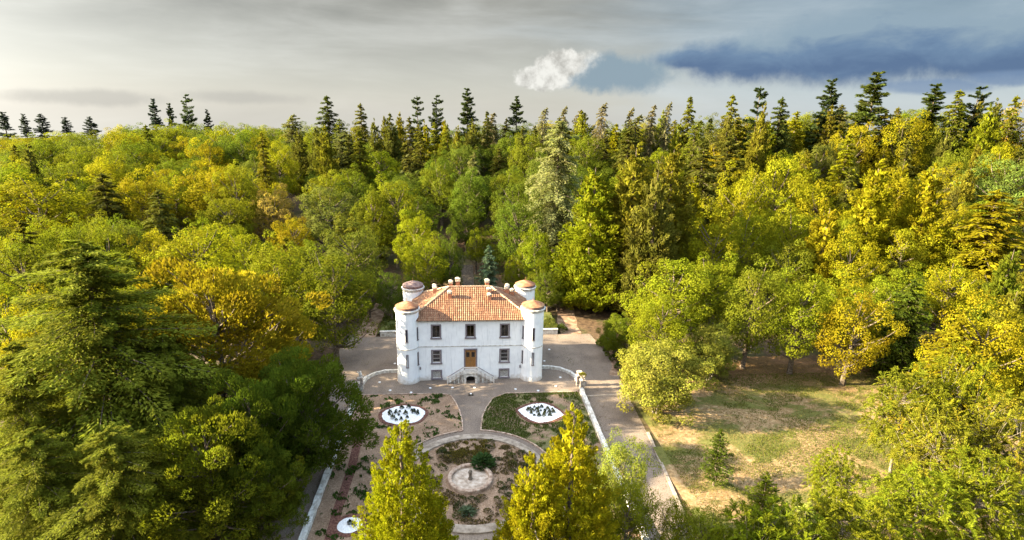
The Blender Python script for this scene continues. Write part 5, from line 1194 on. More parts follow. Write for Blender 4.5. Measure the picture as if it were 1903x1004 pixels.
('cedar', 1.8, 72.6, 17.7, 4.0, 'cedar', 'silvery pale drooping cedar halfway up slope behind villa', 'pale drooping cedars of the slope behind villa', ''),
('thuja', 29.6, 72.7, 17.6, 4.2, 'olive', 'brown-green cone-shaped conifer halfway up slope behind villa, rightmost', 'cone-shaped conifers of the slope behind villa', ''),
('round', 10.7, 73.0, 13.6, 4.9, 'deepgreen', 'dark green domed leafy tree halfway up slope behind villa, rightmost', 'domed leafy trees of the slope behind villa', ''),
('round', 51.4, 73.2, 14.3, 5.8, 'limegold', 'yellow-green domed leafy tree halfway up right wooded hill, toward villa', 'domed leafy trees of the right wooded hill', ''),
('round', -87.2, 73.5, 17.3, 5.9, 'greenlime', 'yellow-rimmed green domed leafy tree halfway up left wooded hill, far left, rightmost', 'domed leafy trees of the left wooded hill', ''),
('round', -15.9, 74.2, 12.2, 6.0, 'greengrey2', 'muted green domed leafy tree halfway up slope behind villa, leftmost', 'domed leafy trees of the slope behind villa', ''),
('broad', 33.7, 74.3, 14.2, 5.8, 'green', 'mid green leafy tree halfway up slope behind villa, rightmost', 'leafy trees of the slope behind villa', ''),
('broad', -69.0, 75.0, 15.3, 5.6, 'deepgreen', 'dark green leafy tree halfway up left wooded hill, mid left, leftmost', 'leafy trees of the left wooded hill', ''),
('broad', -94.5, 75.1, 15.5, 5.5, 'greenlime', 'yellow-rimmed green leafy tree halfway up left wooded hill, far left, rightmost', 'leafy trees of the left wooded hill', ''),
('broad', 69.3, 75.5, 18.3, 6.2, 'goldgreen', 'golden green leafy tree halfway up right wooded hill', 'leafy trees of the right wooded hill', ''),
('broad', -6.8, 76.0, 16.4, 4.8, 'deepgreen', 'dark green leafy tree halfway up slope behind villa, third from left', 'leafy trees of the slope behind villa', ''),
('broad', -106.1, 76.0, 14.7, 5.5, 'lime', 'bright lime leafy tree halfway up left wooded hill, far left', 'leafy trees of the left wooded hill', ''),
('broad', 16.8, 77.6, 19.9, 5.5, 'green', 'mid green leafy tree halfway up slope behind villa, eighth from left', 'leafy trees of the slope behind villa', ''),
('thuja', 65.7, 78.0, 18.2, 4.2, 'olivegold', 'olive gold cone-shaped conifer halfway up right wooded hill, leftmost', 'cone-shaped conifers of the right wooded hill', ''),
('fir', -110.8, 78.1, 16.3, 3.3, 'olivegold', 'olive gold layered conifer halfway up left wooded hill, far left', 'layered conifers of the left wooded hill', ''),
('broad', -74.8, 78.2, 15.6, 4.8, 'green', 'mid green leafy tree halfway up left wooded hill, mid left, rightmost', 'leafy trees of the left wooded hill', ''),
('broad', -53.9, 78.5, 16.6, 4.8, 'greengrey2', 'muted green leafy tree halfway up left wooded hill, toward villa', 'leafy trees of the left wooded hill', ''),
('broad', -34.3, 78.6, 13.3, 5.6, 'greenlime', 'yellow-rimmed green leafy tree halfway up left wooded hill, toward villa, rightmost', 'leafy trees of the left wooded hill', ''),
('round', 33.4, 80.1, 19.7, 6.0, 'green', 'mid green domed leafy tree halfway up slope behind villa', 'domed leafy trees of the slope behind villa', ''),
('round', -1.0, 80.4, 18.3, 4.8, 'greengrey2', 'muted green domed leafy tree halfway up slope behind villa, rightmost', 'domed leafy trees of the slope behind villa', ''),
('broad', -13.1, 81.4, 10.6, 5.7, 'greengrey2', 'muted green leafy tree halfway up slope behind villa, leftmost', 'leafy trees of the slope behind villa', ''),
('thuja', 121.4, 81.6, 20.5, 3.6, 'olivegold', 'olive gold cone-shaped conifer halfway up right wooded hill, far right, second from left', 'cone-shaped conifers of the right wooded hill', ''),
('round', 69.9, 81.8, 20.9, 6.0, 'olive', 'brown-green domed leafy tree halfway up right wooded hill', 'domed leafy trees of the right wooded hill', ''),
('fir', 9.2, 82.0, 15.3, 4.3, 'olive', 'brown-green layered conifer halfway up slope behind villa, fourth from left', 'layered conifers of the slope behind villa', ''),
('round', -38.6, 82.1, 12.3, 5.2, 'deepgreen', 'dark green domed leafy tree halfway up left wooded hill, toward villa', 'domed leafy trees of the left wooded hill', ''),
('broad', -87.5, 82.8, 13.5, 5.8, 'green', 'mid green leafy tree halfway up left wooded hill, mid left, leftmost', 'leafy trees of the left wooded hill', ''),
('broad', -49.5, 83.1, 19.2, 5.3, 'limegold', 'yellow-green leafy tree halfway up left wooded hill, toward villa, rightmost', 'leafy trees of the left wooded hill', ''),
('broad', 55.0, 83.3, 14.5, 6.4, 'limegreen', 'fresh green leafy tree halfway up right wooded hill, toward villa', 'leafy trees of the right wooded hill', ''),
('broad', -101.5, 84.1, 15.0, 5.9, 'limegreen', 'fresh green leafy tree halfway up left wooded hill, far left', 'leafy trees of the left wooded hill', ''),
('round', -76.0, 84.3, 14.6, 5.9, 'green', 'mid green domed leafy tree halfway up left wooded hill, mid left, rightmost', 'domed leafy trees of the left wooded hill', ''),
('round', -27.4, 84.5, 11.8, 5.1, 'deepgreen', 'dark green domed leafy tree halfway up slope behind villa, leftmost', 'domed leafy trees of the slope behind villa', ''),
('thuja', 26.2, 85.1, 19.2, 4.5, 'firgreen', 'deep fir green cone-shaped conifer halfway up slope behind villa, leftmost', 'cone-shaped conifers of the slope behind villa', ''),
('round', -23.3, 85.9, 16.5, 6.1, 'limegreen', 'fresh green domed leafy tree halfway up slope behind villa, leftmost', 'domed leafy trees of the slope behind villa', ''),
('round', -110.6, 86.0, 16.8, 6.3, 'green', 'mid green domed leafy tree halfway up left wooded hill, far left, second from left', 'domed leafy trees of the left wooded hill', ''),
('broad', -69.0, 86.8, 19.3, 5.9, 'goldgreen', 'golden green leafy tree halfway up left wooded hill, mid left, middle one', 'leafy trees of the left wooded hill', ''),
('broad', -115.7, 86.9, 13.7, 6.2, 'greengrey2', 'muted green leafy tree halfway up left wooded hill, far left, leftmost', 'leafy trees of the left wooded hill', ''),
('broad', 17.2, 87.5, 18.5, 5.3, 'limegreen', 'fresh green leafy tree halfway up slope behind villa, leftmost', 'leafy trees of the slope behind villa', ''),
('broad', -63.6, 87.6, 13.7, 5.6, 'lime', 'bright lime leafy tree halfway up left wooded hill, mid left', 'leafy trees of the left wooded hill', ''),
('broad', -60.9, 89.1, 20.9, 6.5, 'deepgreen', 'dark green leafy tree halfway up left wooded hill, toward villa', 'leafy trees of the left wooded hill', ''),
('broad', 98.0, 89.3, 14.0, 5.0, 'goldgreen', 'golden green leafy tree near top of right wooded hill', 'leafy trees of the right wooded hill', ''),
('broad', -69.9, 90.7, 19.5, 5.5, 'deepgreen', 'dark green leafy tree halfway up left wooded hill, mid left, rightmost', 'leafy trees of the left wooded hill', ''),
('broad', -56.6, 90.8, 19.0, 5.1, 'goldgreen', 'golden green leafy tree halfway up left wooded hill, toward villa', 'leafy trees of the left wooded hill', ''),
('thuja', -111.3, 91.1, 15.0, 3.9, 'olivegold', 'olive gold cone-shaped conifer halfway up left wooded hill, far left', 'cone-shaped conifers of the left wooded hill', ''),
('fir', 44.0, 91.4, 19.3, 4.0, 'limegold', 'yellow-green layered conifer halfway up right wooded hill, toward villa', 'layered conifers of the right wooded hill', ''),
('round', -102.9, 92.4, 14.4, 6.6, 'greenlime', 'yellow-rimmed green domed leafy tree halfway up left wooded hill, far left, leftmost', 'domed leafy trees of the left wooded hill', ''),
('round', -91.1, 93.1, 17.4, 6.6, 'green', 'mid green domed leafy tree halfway up left wooded hill, mid left, leftmost', 'domed leafy trees of the left wooded hill', ''),
('thuja', 113.6, 94.0, 16.7, 4.4, 'olivegold', 'olive gold cone-shaped conifer near top of right wooded hill, rightmost', 'cone-shaped conifers of the right wooded hill', ''),
('broad', -85.9, 94.0, 14.4, 5.0, 'goldgreen', 'golden green leafy tree halfway up left wooded hill, mid left, leftmost', 'leafy trees of the left wooded hill', ''),
('broad', -4.4, 94.4, 15.9, 5.4, 'green', 'mid green leafy tree halfway up slope behind villa, fifth from left', 'leafy trees of the slope behind villa', ''),
('broad', 33.1, 94.7, 15.9, 6.3, 'limegreen', 'fresh green leafy tree near top of slope behind villa', 'leafy trees of the slope behind villa', ''),
('broad', 13.8, 95.6, 15.8, 5.4, 'deepgreen', 'dark green leafy tree near top of slope behind villa, fifth from left', 'leafy trees of the slope behind villa', ''),
('round', -121.3, 95.6, 13.8, 6.4, 'green', 'mid green domed leafy tree halfway up left wooded hill, far left, leftmost', 'domed leafy trees of the left wooded hill', ''),
('broad', 5.7, 96.7, 12.6, 6.0, 'deepgreen', 'dark green leafy tree near top of slope behind villa, third from left', 'leafy trees of the slope behind villa', ''),
('broad', 149.6, 99.4, 16.3, 6.7, 'limegreen', 'fresh green leafy tree near top of right wooded hill, far right, rightmost', 'leafy trees of the right wooded hill', ''),
('fir', -90.8, 99.9, 19.6, 4.0, 'firgreen', 'deep fir green layered conifer halfway up left wooded hill, mid left', 'layered conifers of the left wooded hill', ''),
('broad', -29.4, 101.4, 15.6, 5.2, 'deepgreen', 'dark green leafy tree near top of slope behind villa, leftmost', 'leafy trees of the slope behind villa', ''),
('thuja', 89.3, 101.7, 16.6, 4.0, 'olivegold', 'olive gold cone-shaped conifer near top of right wooded hill, leftmost', 'cone-shaped conifers of the right wooded hill', ''),
('round', 109.1, 101.9, 16.7, 6.4, 'green', 'mid green domed leafy tree near top of right wooded hill', 'domed leafy trees of the right wooded hill', ''),
('round', -77.0, 102.2, 15.8, 6.4, 'limegreen', 'fresh green domed leafy tree halfway up left wooded hill, mid left, rightmost', 'domed leafy trees of the left wooded hill', ''),
('broad', 15.4, 102.2, 13.2, 6.4, 'deepgreen', 'dark green leafy tree near top of slope behind villa, sixth from left', 'leafy trees of the slope behind villa', ''),
('broad', 104.9, 102.8, 15.9, 5.9, 'limegold', 'yellow-green leafy tree near top of right wooded hill', 'leafy trees of the right wooded hill', ''),
('broad', -72.3, 103.3, 16.8, 5.3, 'deepgreen', 'dark green leafy tree near top of left wooded hill, mid left, rightmost', 'leafy trees of the left wooded hill', ''),
('broad', 54.3, 103.4, 17.1, 5.5, 'lime', 'bright lime leafy tree near top of right wooded hill, toward villa', 'leafy trees of the right wooded hill', ''),
('broad', -46.8, 104.5, 14.5, 5.0, 'limegreen', 'fresh green leafy tree near top of left wooded hill, toward villa, rightmost', 'leafy trees of the left wooded hill', ''),
('broad', -129.2, 104.6, 13.2, 6.3, 'limegold', 'yellow-green leafy tree halfway up left wooded hill, far left', 'leafy trees of the left wooded hill', ''),
('broad', -110.4, 104.9, 15.2, 5.9, 'greengrey2', 'muted green leafy tree halfway up left wooded hill, far left, rightmost', 'leafy trees of the left wooded hill', ''),
('broad', 144.5, 105.0, 15.2, 5.0, 'limegreen', 'fresh green leafy tree near top of right wooded hill, far right, leftmost', 'leafy trees of the right wooded hill', ''),
('round', -101.1, 105.8, 17.5, 6.0, 'goldgreen', 'golden green domed leafy tree near top of left wooded hill, mid left', 'domed leafy trees of the left wooded hill', ''),
('round', -93.1, 109.7, 15.3, 5.2, 'greenlime', 'yellow-rimmed green domed leafy tree near top of left wooded hill, mid left, leftmost', 'domed leafy trees of the left wooded hill', ''),
('round', -72.5, 111.0, 15.4, 5.5, 'greengrey2', 'muted green domed leafy tree near top of left wooded hill, mid left, rightmost', 'domed leafy trees of the left wooded hill', ''),
('broad', -118.8, 111.1, 13.3, 6.5, 'green', 'mid green leafy tree near top of left wooded hill, far left, rightmost', 'leafy trees of the left wooded hill', ''),
('broad', -84.7, 111.4, 15.0, 5.8, 'goldgreen', 'golden green leafy tree near top of left wooded hill, mid left', 'leafy trees of the left wooded hill', ''),
('round', -55.9, 113.0, 13.7, 6.4, 'greengrey2', 'muted green domed leafy tree near top of left wooded hill, toward villa, rightmost', 'domed leafy trees of the left wooded hill', ''),
('broad', -102.1, 113.5, 15.6, 6.8, 'limegreen', 'fresh green leafy tree near top of left wooded hill, mid left', 'leafy trees of the left wooded hill', ''),
('fir', 70.3, 113.9, 16.0, 4.5, 'limegold', 'yellow-green layered conifer near top of right wooded hill, toward villa', 'layered conifers of the right wooded hill', ''),
('fir', -14.7, 114.1, 16.5, 4.7, 'olivegold', 'olive gold layered conifer near top of slope behind villa', 'layered conifers of the slope behind villa', ''),
('broad', -61.7, 115.3, 13.8, 6.9, 'greenlime', 'yellow-rimmed green leafy tree near top of left wooded hill, toward villa', 'leafy trees of the left wooded hill', ''),
('broad', 49.8, 115.5, 14.1, 5.2, 'green', 'mid green leafy tree near top of right wooded hill, toward villa', 'leafy trees of the right wooded hill', ''),
('broad', -120.3, 117.5, 14.2, 6.3, 'greengrey2', 'muted green leafy tree near top of left wooded hill, far left', 'leafy trees of the left wooded hill', ''),
('round', -93.5, 118.6, 18.6, 7.0, 'greenlime', 'yellow-rimmed green domed leafy tree near top of left wooded hill, mid left, middle one', 'domed leafy trees of the left wooded hill', ''),
('broad', -69.8, 118.6, 15.3, 6.9, 'limegreen', 'fresh green leafy tree near top of left wooded hill, toward villa, middle one', 'leafy trees of the left wooded hill', ''),
('broad', -98.8, 119.5, 17.5, 7.1, 'green', 'mid green leafy tree near top of left wooded hill, mid left', 'leafy trees of the left wooded hill', ''),
('broad', 28.0, 119.6, 12.6, 5.7, 'green', 'mid green leafy tree near top of slope behind villa', 'leafy trees of the slope behind villa', ''),
('broad', -81.5, 124.0, 16.8, 6.9, 'limegold', 'yellow-green leafy tree near top of left wooded hill, mid left, rightmost', 'leafy trees of the left wooded hill', ''),
('round', -135.7, 124.4, 11.2, 6.9, 'green', 'mid green domed leafy tree near top of left wooded hill, far left', 'domed leafy trees of the left wooded hill', ''),
('broad', 86.7, 124.5, 14.7, 5.4, 'green', 'mid green leafy tree near top of right wooded hill', 'leafy trees of the right wooded hill', ''),
('broad', -115.6, 125.4, 14.1, 7.2, 'greenlime', 'yellow-rimmed green leafy tree near top of left wooded hill, mid left', 'leafy trees of the left wooded hill', ''),
('broad', -38.4, 128.2, 18.7, 6.4, 'lime', 'bright lime leafy tree near top of left wooded hill, toward villa, rightmost', 'leafy trees of the left wooded hill', ''),
('broad', -133.5, 129.0, 12.6, 7.0, 'lime', 'bright lime leafy tree near top of left wooded hill, far left, leftmost', 'leafy trees of the left wooded hill', ''),
('round', -61.1, 129.2, 13.2, 5.8, 'greengrey2', 'muted green domed leafy tree near top of left wooded hill, toward villa, leftmost', 'domed leafy trees of the left wooded hill', ''),
('broad', 14.4, 129.6, 14.0, 7.4, 'deepgreen', 'dark green leafy tree near top of slope behind villa, fourth from left', 'leafy trees of the slope behind villa', ''),
('round', -144.0, 130.0, 11.4, 6.4, 'greenlime', 'yellow-rimmed green domed leafy tree near top of left wooded hill, far left, rightmost', 'domed leafy trees of the left wooded hill', ''),
('broad', -6.6, 130.6, 14.0, 7.4, 'deepgreen', 'dark green leafy tree near top of slope behind villa, second from left', 'leafy trees of the slope behind villa', ''),
('broad', 22.8, 131.0, 13.8, 6.2, 'deepgreen', 'dark green leafy tree near top of slope behind villa, rightmost', 'leafy trees of the slope behind villa', ''),
('broad', 128.0, 131.5, 12.8, 7.1, 'lime', 'bright lime leafy tree near top of right wooded hill, rightmost', 'leafy trees of the right wooded hill', ''),
('round', -113.5, 132.7, 15.5, 6.2, 'greengrey2', 'muted green domed leafy tree near top of left wooded hill, mid left, leftmost', 'domed leafy trees of the left wooded hill', ''),
('broad', -91.7, 132.7, 17.2, 6.6, 'greengrey2', 'muted green leafy tree near top of left wooded hill, mid left', 'leafy trees of the left wooded hill', ''),
('round', -83.6, 132.8, 18.1, 6.3, 'greenlime', 'yellow-rimmed green domed leafy tree near top of left wooded hill, mid left, rightmost', 'domed leafy trees of the left wooded hill', ''),
('round', 6.0, 134.2, 14.9, 7.2, 'greengrey2', 'muted green domed leafy tree near top of slope behind villa', 'domed leafy trees of the slope behind villa', ''),
('broad', -79.1, 140.2, 16.2, 6.8, 'limegreen', 'fresh green leafy tree near top of left wooded hill, toward villa, leftmost', 'leafy trees of the left wooded hill', ''),
('broad', -160.0, 142.8, 10.5, 7.4, 'limegold', 'yellow-green leafy tree near top of left wooded hill, far left', 'leafy trees of the left wooded hill', ''),
('round', -103.5, 144.7, 16.0, 7.5, 'greengrey2', 'muted green domed leafy tree near top of left wooded hill, mid left, middle one', 'domed leafy trees of the left wooded hill', ''),
('broad', -139.7, 144.8, 13.4, 7.4, 'lime', 'bright lime leafy tree near top of left wooded hill, far left, rightmost', 'leafy trees of the left wooded hill', ''),
('round', -55.2, 145.1, 16.9, 5.9, 'greenlime', 'yellow-rimmed green domed leafy tree near top of left wooded hill, toward villa', 'domed leafy trees of the left wooded hill', ''),
('round', -77.2, 148.5, 17.1, 7.5, 'green', 'mid green domed leafy tree near top of left wooded hill, toward villa, leftmost', 'domed leafy trees of the left wooded hill', ''),
('broad', 73.0, 148.5, 14.4, 6.7, 'limegold', 'yellow-green leafy tree near top of right wooded hill, toward villa, rightmost', 'leafy trees of the right wooded hill', ''),
('broad', 114.2, 148.6, 12.5, 7.0, 'lime', 'bright lime leafy tree near top of right wooded hill, leftmost', 'leafy trees of the right wooded hill', ''),
('round', -120.3, 150.6, 15.4, 7.7, 'deepgreen', 'dark green domed leafy tree near top of left wooded hill, mid left', 'domed leafy trees of the left wooded hill', ''),
('round', 187.7, 151.2, 15.0, 6.9, 'green', 'mid green domed leafy tree near top of right wooded hill, far right', 'domed leafy trees of the right wooded hill', ''),
('round', -166.3, 151.4, 10.2, 6.8, 'greenlime', 'yellow-rimmed green domed leafy tree near top of left wooded hill, far left, leftmost', 'domed leafy trees of the left wooded hill', ''),
('round', 159.7, 156.9, 14.0, 6.7, 'lime', 'bright lime domed leafy tree near top of right wooded hill', 'domed leafy trees of the right wooded hill', ''),
('broad', -82.9, 157.1, 17.5, 6.3, 'lime', 'bright lime leafy tree near top of left wooded hill, toward villa, leftmost', 'leafy trees of the left wooded hill', ''),
('broad', -149.0, 157.4, 12.3, 6.2, 'green', 'mid green leafy tree near top of left wooded hill, far left, leftmost', 'leafy trees of the left wooded hill', ''),
('round', -71.3, 167.7, 14.3, 6.4, 'deepgreen', 'dark green domed leafy tree near top of left wooded hill, toward villa', 'domed leafy trees of the left wooded hill', ''),
('broad', -71.2, 175.1, 18.0, 7.9, 'green', 'mid green leafy tree near top of left wooded hill, toward villa, rightmost', 'leafy trees of the left wooded hill', ''),
('broad', -63.8, 175.4, 18.0, 7.7, 'lime', 'bright lime leafy tree near top of left wooded hill, toward villa, third from left', 'leafy trees of the left wooded hill', ''),
('broad', -114.9, 177.2, 16.7, 7.5, 'deepgreen', 'dark green leafy tree near top of left wooded hill, mid left, leftmost', 'leafy trees of the left wooded hill', ''),
('broad', -141.6, 177.2, 14.4, 7.4, 'limegold', 'yellow-green leafy tree near top of left wooded hill, mid left, leftmost', 'leafy trees of the left wooded hill', ''),
('broad', 40.1, 184.2, 13.4, 7.4, 'limegold', 'yellow-green leafy tree near top of right wooded hill, toward villa, leftmost', 'leafy trees of the right wooded hill', ''),
('round', -82.2, 184.3, 16.0, 8.0, 'green', 'mid green domed leafy tree near top of left wooded hill, toward villa, rightmost', 'domed leafy trees of the left wooded hill', ''),
('broad', -95.7, 191.1, 17.0, 7.2, 'green', 'mid green leafy tree near top of left wooded hill, toward villa, leftmost', 'leafy trees of the left wooded hill', ''),
('broad', -91.5, 203.6, 15.4, 8.2, 'lime', 'bright lime leafy tree near top of left wooded hill, toward villa, second from left', 'leafy trees of the left wooded hill', ''),
]
tr = random.Random(17); count = {}
def plant_tree(kind, x, y, H, R, colour, label, group):
    key = kind
    dist = math.hypot(x + 1.26, y + 69.76)
    if kind in ('broad', 'thuja') and dist < 66: key = kind + '_near'
    if kind == 'fir' and H >= 8 and dist < 72: key = 'fir_big'
    if kind == 'fir' and H < 8: key = 'fir_small'
    h0, r0, vs = K[key]; i = count.get(key, 0); count[key] = i + 1
    tm, cm = vs[i % len(vs)]
    t = empty(NAMES[kind], (x, y, float(terrain(x, y)) - .05), tr.uniform(-.5, .5) if kind in ('deodar', 'cedar', 'cedarbig') else tr.uniform(0, 6.283))
    t.scale = (R / r0, R / r0 * tr.uniform(.93, 1.07), H / h0)
    obj('trunk', tm, t); c = obj('crown', cm, t)
    b = COL[colour]; j = 1 + tr.uniform(-.1, .1); k = 1 + tr.uniform(-.07, .07)
    c.color = (b[0] * j * k, b[1] * j, b[2] * j, b[3])
    tag(t, label, 'tree', group or None); return t
for kind, x, y, H, R, colour, label, group, name in TREES: plant_tree(kind, x, y, H, R, colour, label, group)

# dead grey twigs on the shorter golden cypress
def dead_twigs(parent, seed, z0, z1, r, n):
    rs = np.random.RandomState(seed); m = MB()
    for _ in range(n):
        a = rs.uniform(-2.9, -.3); z = rs.uniform(z0, z1); o = np.array((math.cos(a), math.sin(a), 0)); q = o * r * .6 + (0, 0, z)
        e = o * r * rs.uniform(1.0, 1.25) + np.array((0, 0, z + rs.uniform(.1, .9))) + rs.normal(0, .25, 3)
        limb(m, q, e, .04, .012, rs, .05, 3)
        for _ in range(4): limb(m, q + (e - q) * rs.uniform(.5, 1), e + rs.normal(0, .45, 3), .016, .006, rs, 0, 2)
    return m.build('dead_twigs', M['palebark'], parent)
for t in [o for o in col.objects if o.get('label', '').startswith('shorter golden cypress')]:
    t.rotation_euler.z = 0; dead_twigs(t, 4, 6.0, 10.5, 2.3, 16)

# ------------------------------------------------------------------ garden plants
def tuft_mesh(name, seed, h, r, n, leaf, asp=.35, spread=1.0):
    rs = np.random.RandomState(seed); lv = Leaves(); a = rs.uniform(0, 6.283, n); t = rs.rand(n) ** .6
    o = np.stack([np.cos(a), np.sin(a), 0 * a], 1); P = o * (r * t)[:, None] + np.stack([0*a, 0*a, h * (1 - .7 * t ** 2) * rs.uniform(.35, 1, n)], 1)
    A = unit(o * spread * (.3 + t)[:, None] + (0, 0, .7) + rs.normal(0, .3, (n, 3))); N = unit(np.array((0, 0, .7)) - o * .2 + rs.normal(0, .5, (n, 3)))
    L = leaf * rs.uniform(.7, 1.3, n); lv.add(P, N, A, L, L * asp, rs.rand(n), rs.rand(n)); return lv.mesh(name)
pl = [tuft_mesh('bed_plant', s, .55, .32, 110, .2, .5) for s in (1, 2, 3)]
pr = random.Random(5)
def bed_plants(c, rx, ry, n, bed):
    k = 0; used = []
    while k < n:
        a, r = pr.uniform(0, 6.283), math.sqrt(pr.random()) * .82; x, y = c[0] + rx * r * math.cos(a), c[1] + ry * r * math.sin(a)
        if any(math.hypot(x - q[0], y - q[1]) < .5 for q in used): continue
        used.append((x, y)); o = obj('bed_plant', pl[k % 3], None, (x, y, .15)); s = pr.uniform(.5, .95); o.scale = (s, s, s * pr.uniform(.9, 1.4)); o.rotation_euler.z = pr.uniform(0, 6)
        o.color = (.05, .065, .035, 1) if pr.random() < .7 else (.10, .105, .04, .9)
        tag(o, f'small leafy plant growing among white pebbles in the {bed} bed', 'plant', f'plants in the {bed} pebble bed'); k += 1
bed_plants((-8.35, -9.5), 2.3, 1.8, 17, 'oval'); bed_plants((8.5, -9.9), 2.0, 1.6, 20, 'eye-shaped'); bed_plants((-11.2, -28.1), .6, .5, 2, 'small round')
o = obj('large_leafy_plant', tuft_mesh('large_leafy_plant', 9, 1.3, 1.25, 620, .55, .32, 1.2), None, (.95, -20.1, .04)); o.color = (.05, .09, .028, 1)
tag(o, 'large green leafy plant just behind the fountain rim', 'plant')
o = obj('agave_plant', tuft_mesh('agave_plant', 19, .5, .75, 160, .6, .2, 1.5), None, (-.75, -27.2, .04)); o.color = (.10, .135, .075, 1)
tag(o, 'blue-green rosette plant on the near side of the fountain', 'plant')
o = obj('urn_plant', tuft_mesh('urn_plant', 29, .5, .5, 200, .25, .4), None, (14.98, -4.15, 2.05)); o.color = (.16, .15, .02, .8)
tag(o, 'yellow-green plant growing in the right pillar urn', 'plant')
rm = [tuft_mesh('rose_bush', s, .5, .55, 150, .17, .5) for s in (41, 42, 43)]
used = []; k = 0
while k < 64:
    a, r = pr.uniform(0, 6.283), math.sqrt(pr.uniform(.17, .9)) * 6.9; x, y = GC[0] + r * math.cos(a), GC[1] + r * math.sin(a)
    if any(math.hypot(x - q[0], y - q[1]) < .72 for q in used) or math.hypot(x + .42, y + 22.4) < 2.9 or math.hypot(x - .95, y + 20.1) < 1.5 or (abs(x + .5) < 2 and y > -18.4): continue
    used.append((x, y)); o = obj('rose_bush', rm[k % 3], None, (x, y, .03)); s = pr.uniform(.4, 1.25); o.scale = (s * pr.uniform(.7, 1.6), s * pr.uniform(.7, 1.3), s * pr.uniform(.6, 1.2)); o.rotation_euler.z = pr.uniform(0, 6)
    o.color = pr.choice([(.05, .06, .025, .9), (.075, .08, .025, .8), (.11, .085, .045, .6)])
    sd = ('far left' if x < 0 else 'far right') if y > -22 else ('near left' if x < 0 else 'near right')
    tag(o, f'low ragged rose bush in the {sd} quarter of the round bed', 'bush', f'rose bushes in the {sd} quarter'); k += 1

def hash_noise(x, y, s, seed):
    """smooth value noise, about -1.5 .. 1.5"""
    def h(i, j, k):
        n = np.sin(i * 127.1 + j * 311.7 + k * 74.7 + seed * 13.3) * 43758.5453; return n - np.floor(n)
    v = 0; x, y = x * .8 + y * .6 + .35 / s * (np.sin(y * s * 4.3 + seed) + .6 * np.sin(x * s * 9.1 + y * s * 5)), y * .8 - x * .6 + .35 / s * (np.sin(x * s * 3.9) + .6 * np.sin(y * s * 8.3 - x * s * 4))
    for k in range(4):
        f = s * 1.9 ** k; X, Y = x * f, y * f; i, j = np.floor(X), np.floor(Y); a_, b_ = S(X - i), S(Y - j)
        v = v + ((h(i, j, k) * (1 - a_) + h(i + 1, j, k) * a_) * (1 - b_) + (h(i, j + 1, k) * (1 - a_) + h(i + 1, j + 1, k) * a_) * b_ - .5) * 2.6 / 1.7 ** k
    return v
def grass_patch(name, label, x0, x1, y0, y1, n, thr, keep, z, h, colour, seed, wide=.35, freq=.5, dz=None):
    rs = np.random.RandomState(seed); x = rs.uniform(x0, x1, n); y = rs.uniform(y0, y1, n)
    ok = (hash_noise(x, y, freq, seed) + rs.normal(0, .12, n) > thr) & keep(x, y); x, y = x[ok], y[ok]; m_ = len(x); lv = Leaves()
    zz = z + (dz(x, y) if dz else 0)
    L = h * rs.uniform(.5, 1.4, m_); A = unit(np.stack([rs.normal(0, .55, m_), rs.normal(0, .55, m_), np.ones(m_)], 1))
    lv.add(np.stack([x, y, zz + L * .35], 1), unit(np.stack([rs.normal(0, 1, m_), rs.normal(0, 1, m_), .5 + 0 * x], 1)), A, L, L * wide, rs.rand(m_), rs.rand(m_))
    o = obj(name, lv.mesh(name)); o.color = colour; return tag(o, label, 'plants', kind='stuff')
def inpoly(poly):
    P_ = np.array(poly)
    def f(x, y):
        c = np.zeros(len(x), bool); j = len(P_) - 1
        for i in range(len(P_)):
            a_, b_ = P_[i], P_[j]; cond = ((a_[1] > y) != (b_[1] > y)) & (x < (b_[0] - a_[0]) * (y - a_[1]) / (b_[1] - a_[1] + 1e-9) + a_[0]); c ^= cond; j = i
        return c
    return f
il, ir = inpoly(left_bed), inpoly(right_bed)
clearL = lambda x, y: ((x + 8.35) / 3.1) ** 2 + ((y + 9.5) / 2.65) ** 2 > 1
clearR = lambda x, y: ((x - 8.5) / 3.1) ** 2 + ((y + 9.9) / 2.6) ** 2 > 1
clearS = lambda x, y: (x + 11.2) ** 2 + (y + 28.1) ** 2 > 2.2
grass_patch('weeds', 'scattered green weeds in the bare left garden bed', -14.4, -1.2, -36, -4.5, 60000, .62, lambda x, y: il(x, y) & clearL(x, y) & clearS(x, y), .03, .26, (.055, .10, .02, 1), 3, .45, .62)
grass_patch('grass', 'patchy grass covering the right garden bed', 1, 14.2, -36, -4.9, 75000, -.12, lambda x, y: ir(x, y) & clearR(x, y), .03, .2, (.07, .10, .018, .9), 6, .35, .42)
grass_patch('grass', 'rusty grass patch in the far part of the round bed', -3.2, 2.4, -18.8, -15.4, 6500, -.3, lambda x, y: np.hypot(x, y + 22.1) < 6.7, .04, .26, (.13, .105, .03, .6), 8, .3, .6)
grass_patch('weeds', 'dry weeds between the bushes of the round bed', -6.8, 6.8, -29, -15, 40000, .3, lambda x, y: (np.hypot(x, y + 22.1) < 6.7) & (np.hypot(x + .42, y + 22.4) > 2.5), .04, .2, (.12, .09, .045, .6), 9, .35, .7)
lawn_ok = lambda x, y: lawn_keep(x - .5, y)
grass_patch('grass', 'green grass patches on the dry lawn', 21, 62, -42, -1, 150000, .1, lawn_ok, .1, .17, (.105, .125, .018, .85), 12, .3, .23, dz=lambda x, y: terrain(x, y))
grass_patch('dry_grass', 'straw coloured dry grass on the lawn', 21, 66, -42, 2, 150000, -.9, lawn_ok, .1, .12, (.24, .175, .075, .85), 15, .3, .3, dz=lambda x, y: terrain(x, y))
grass_patch('grass', 'rough grass on the banks behind the villa', -15, 15.5, 16, 24, 16000, -.6, lambda x, y: ((x < -9.4) | (x > 9.6)) & (np.abs(x) < 15.2), .95, .35, (.085, .10, .02, .8), 16, .3, .4)
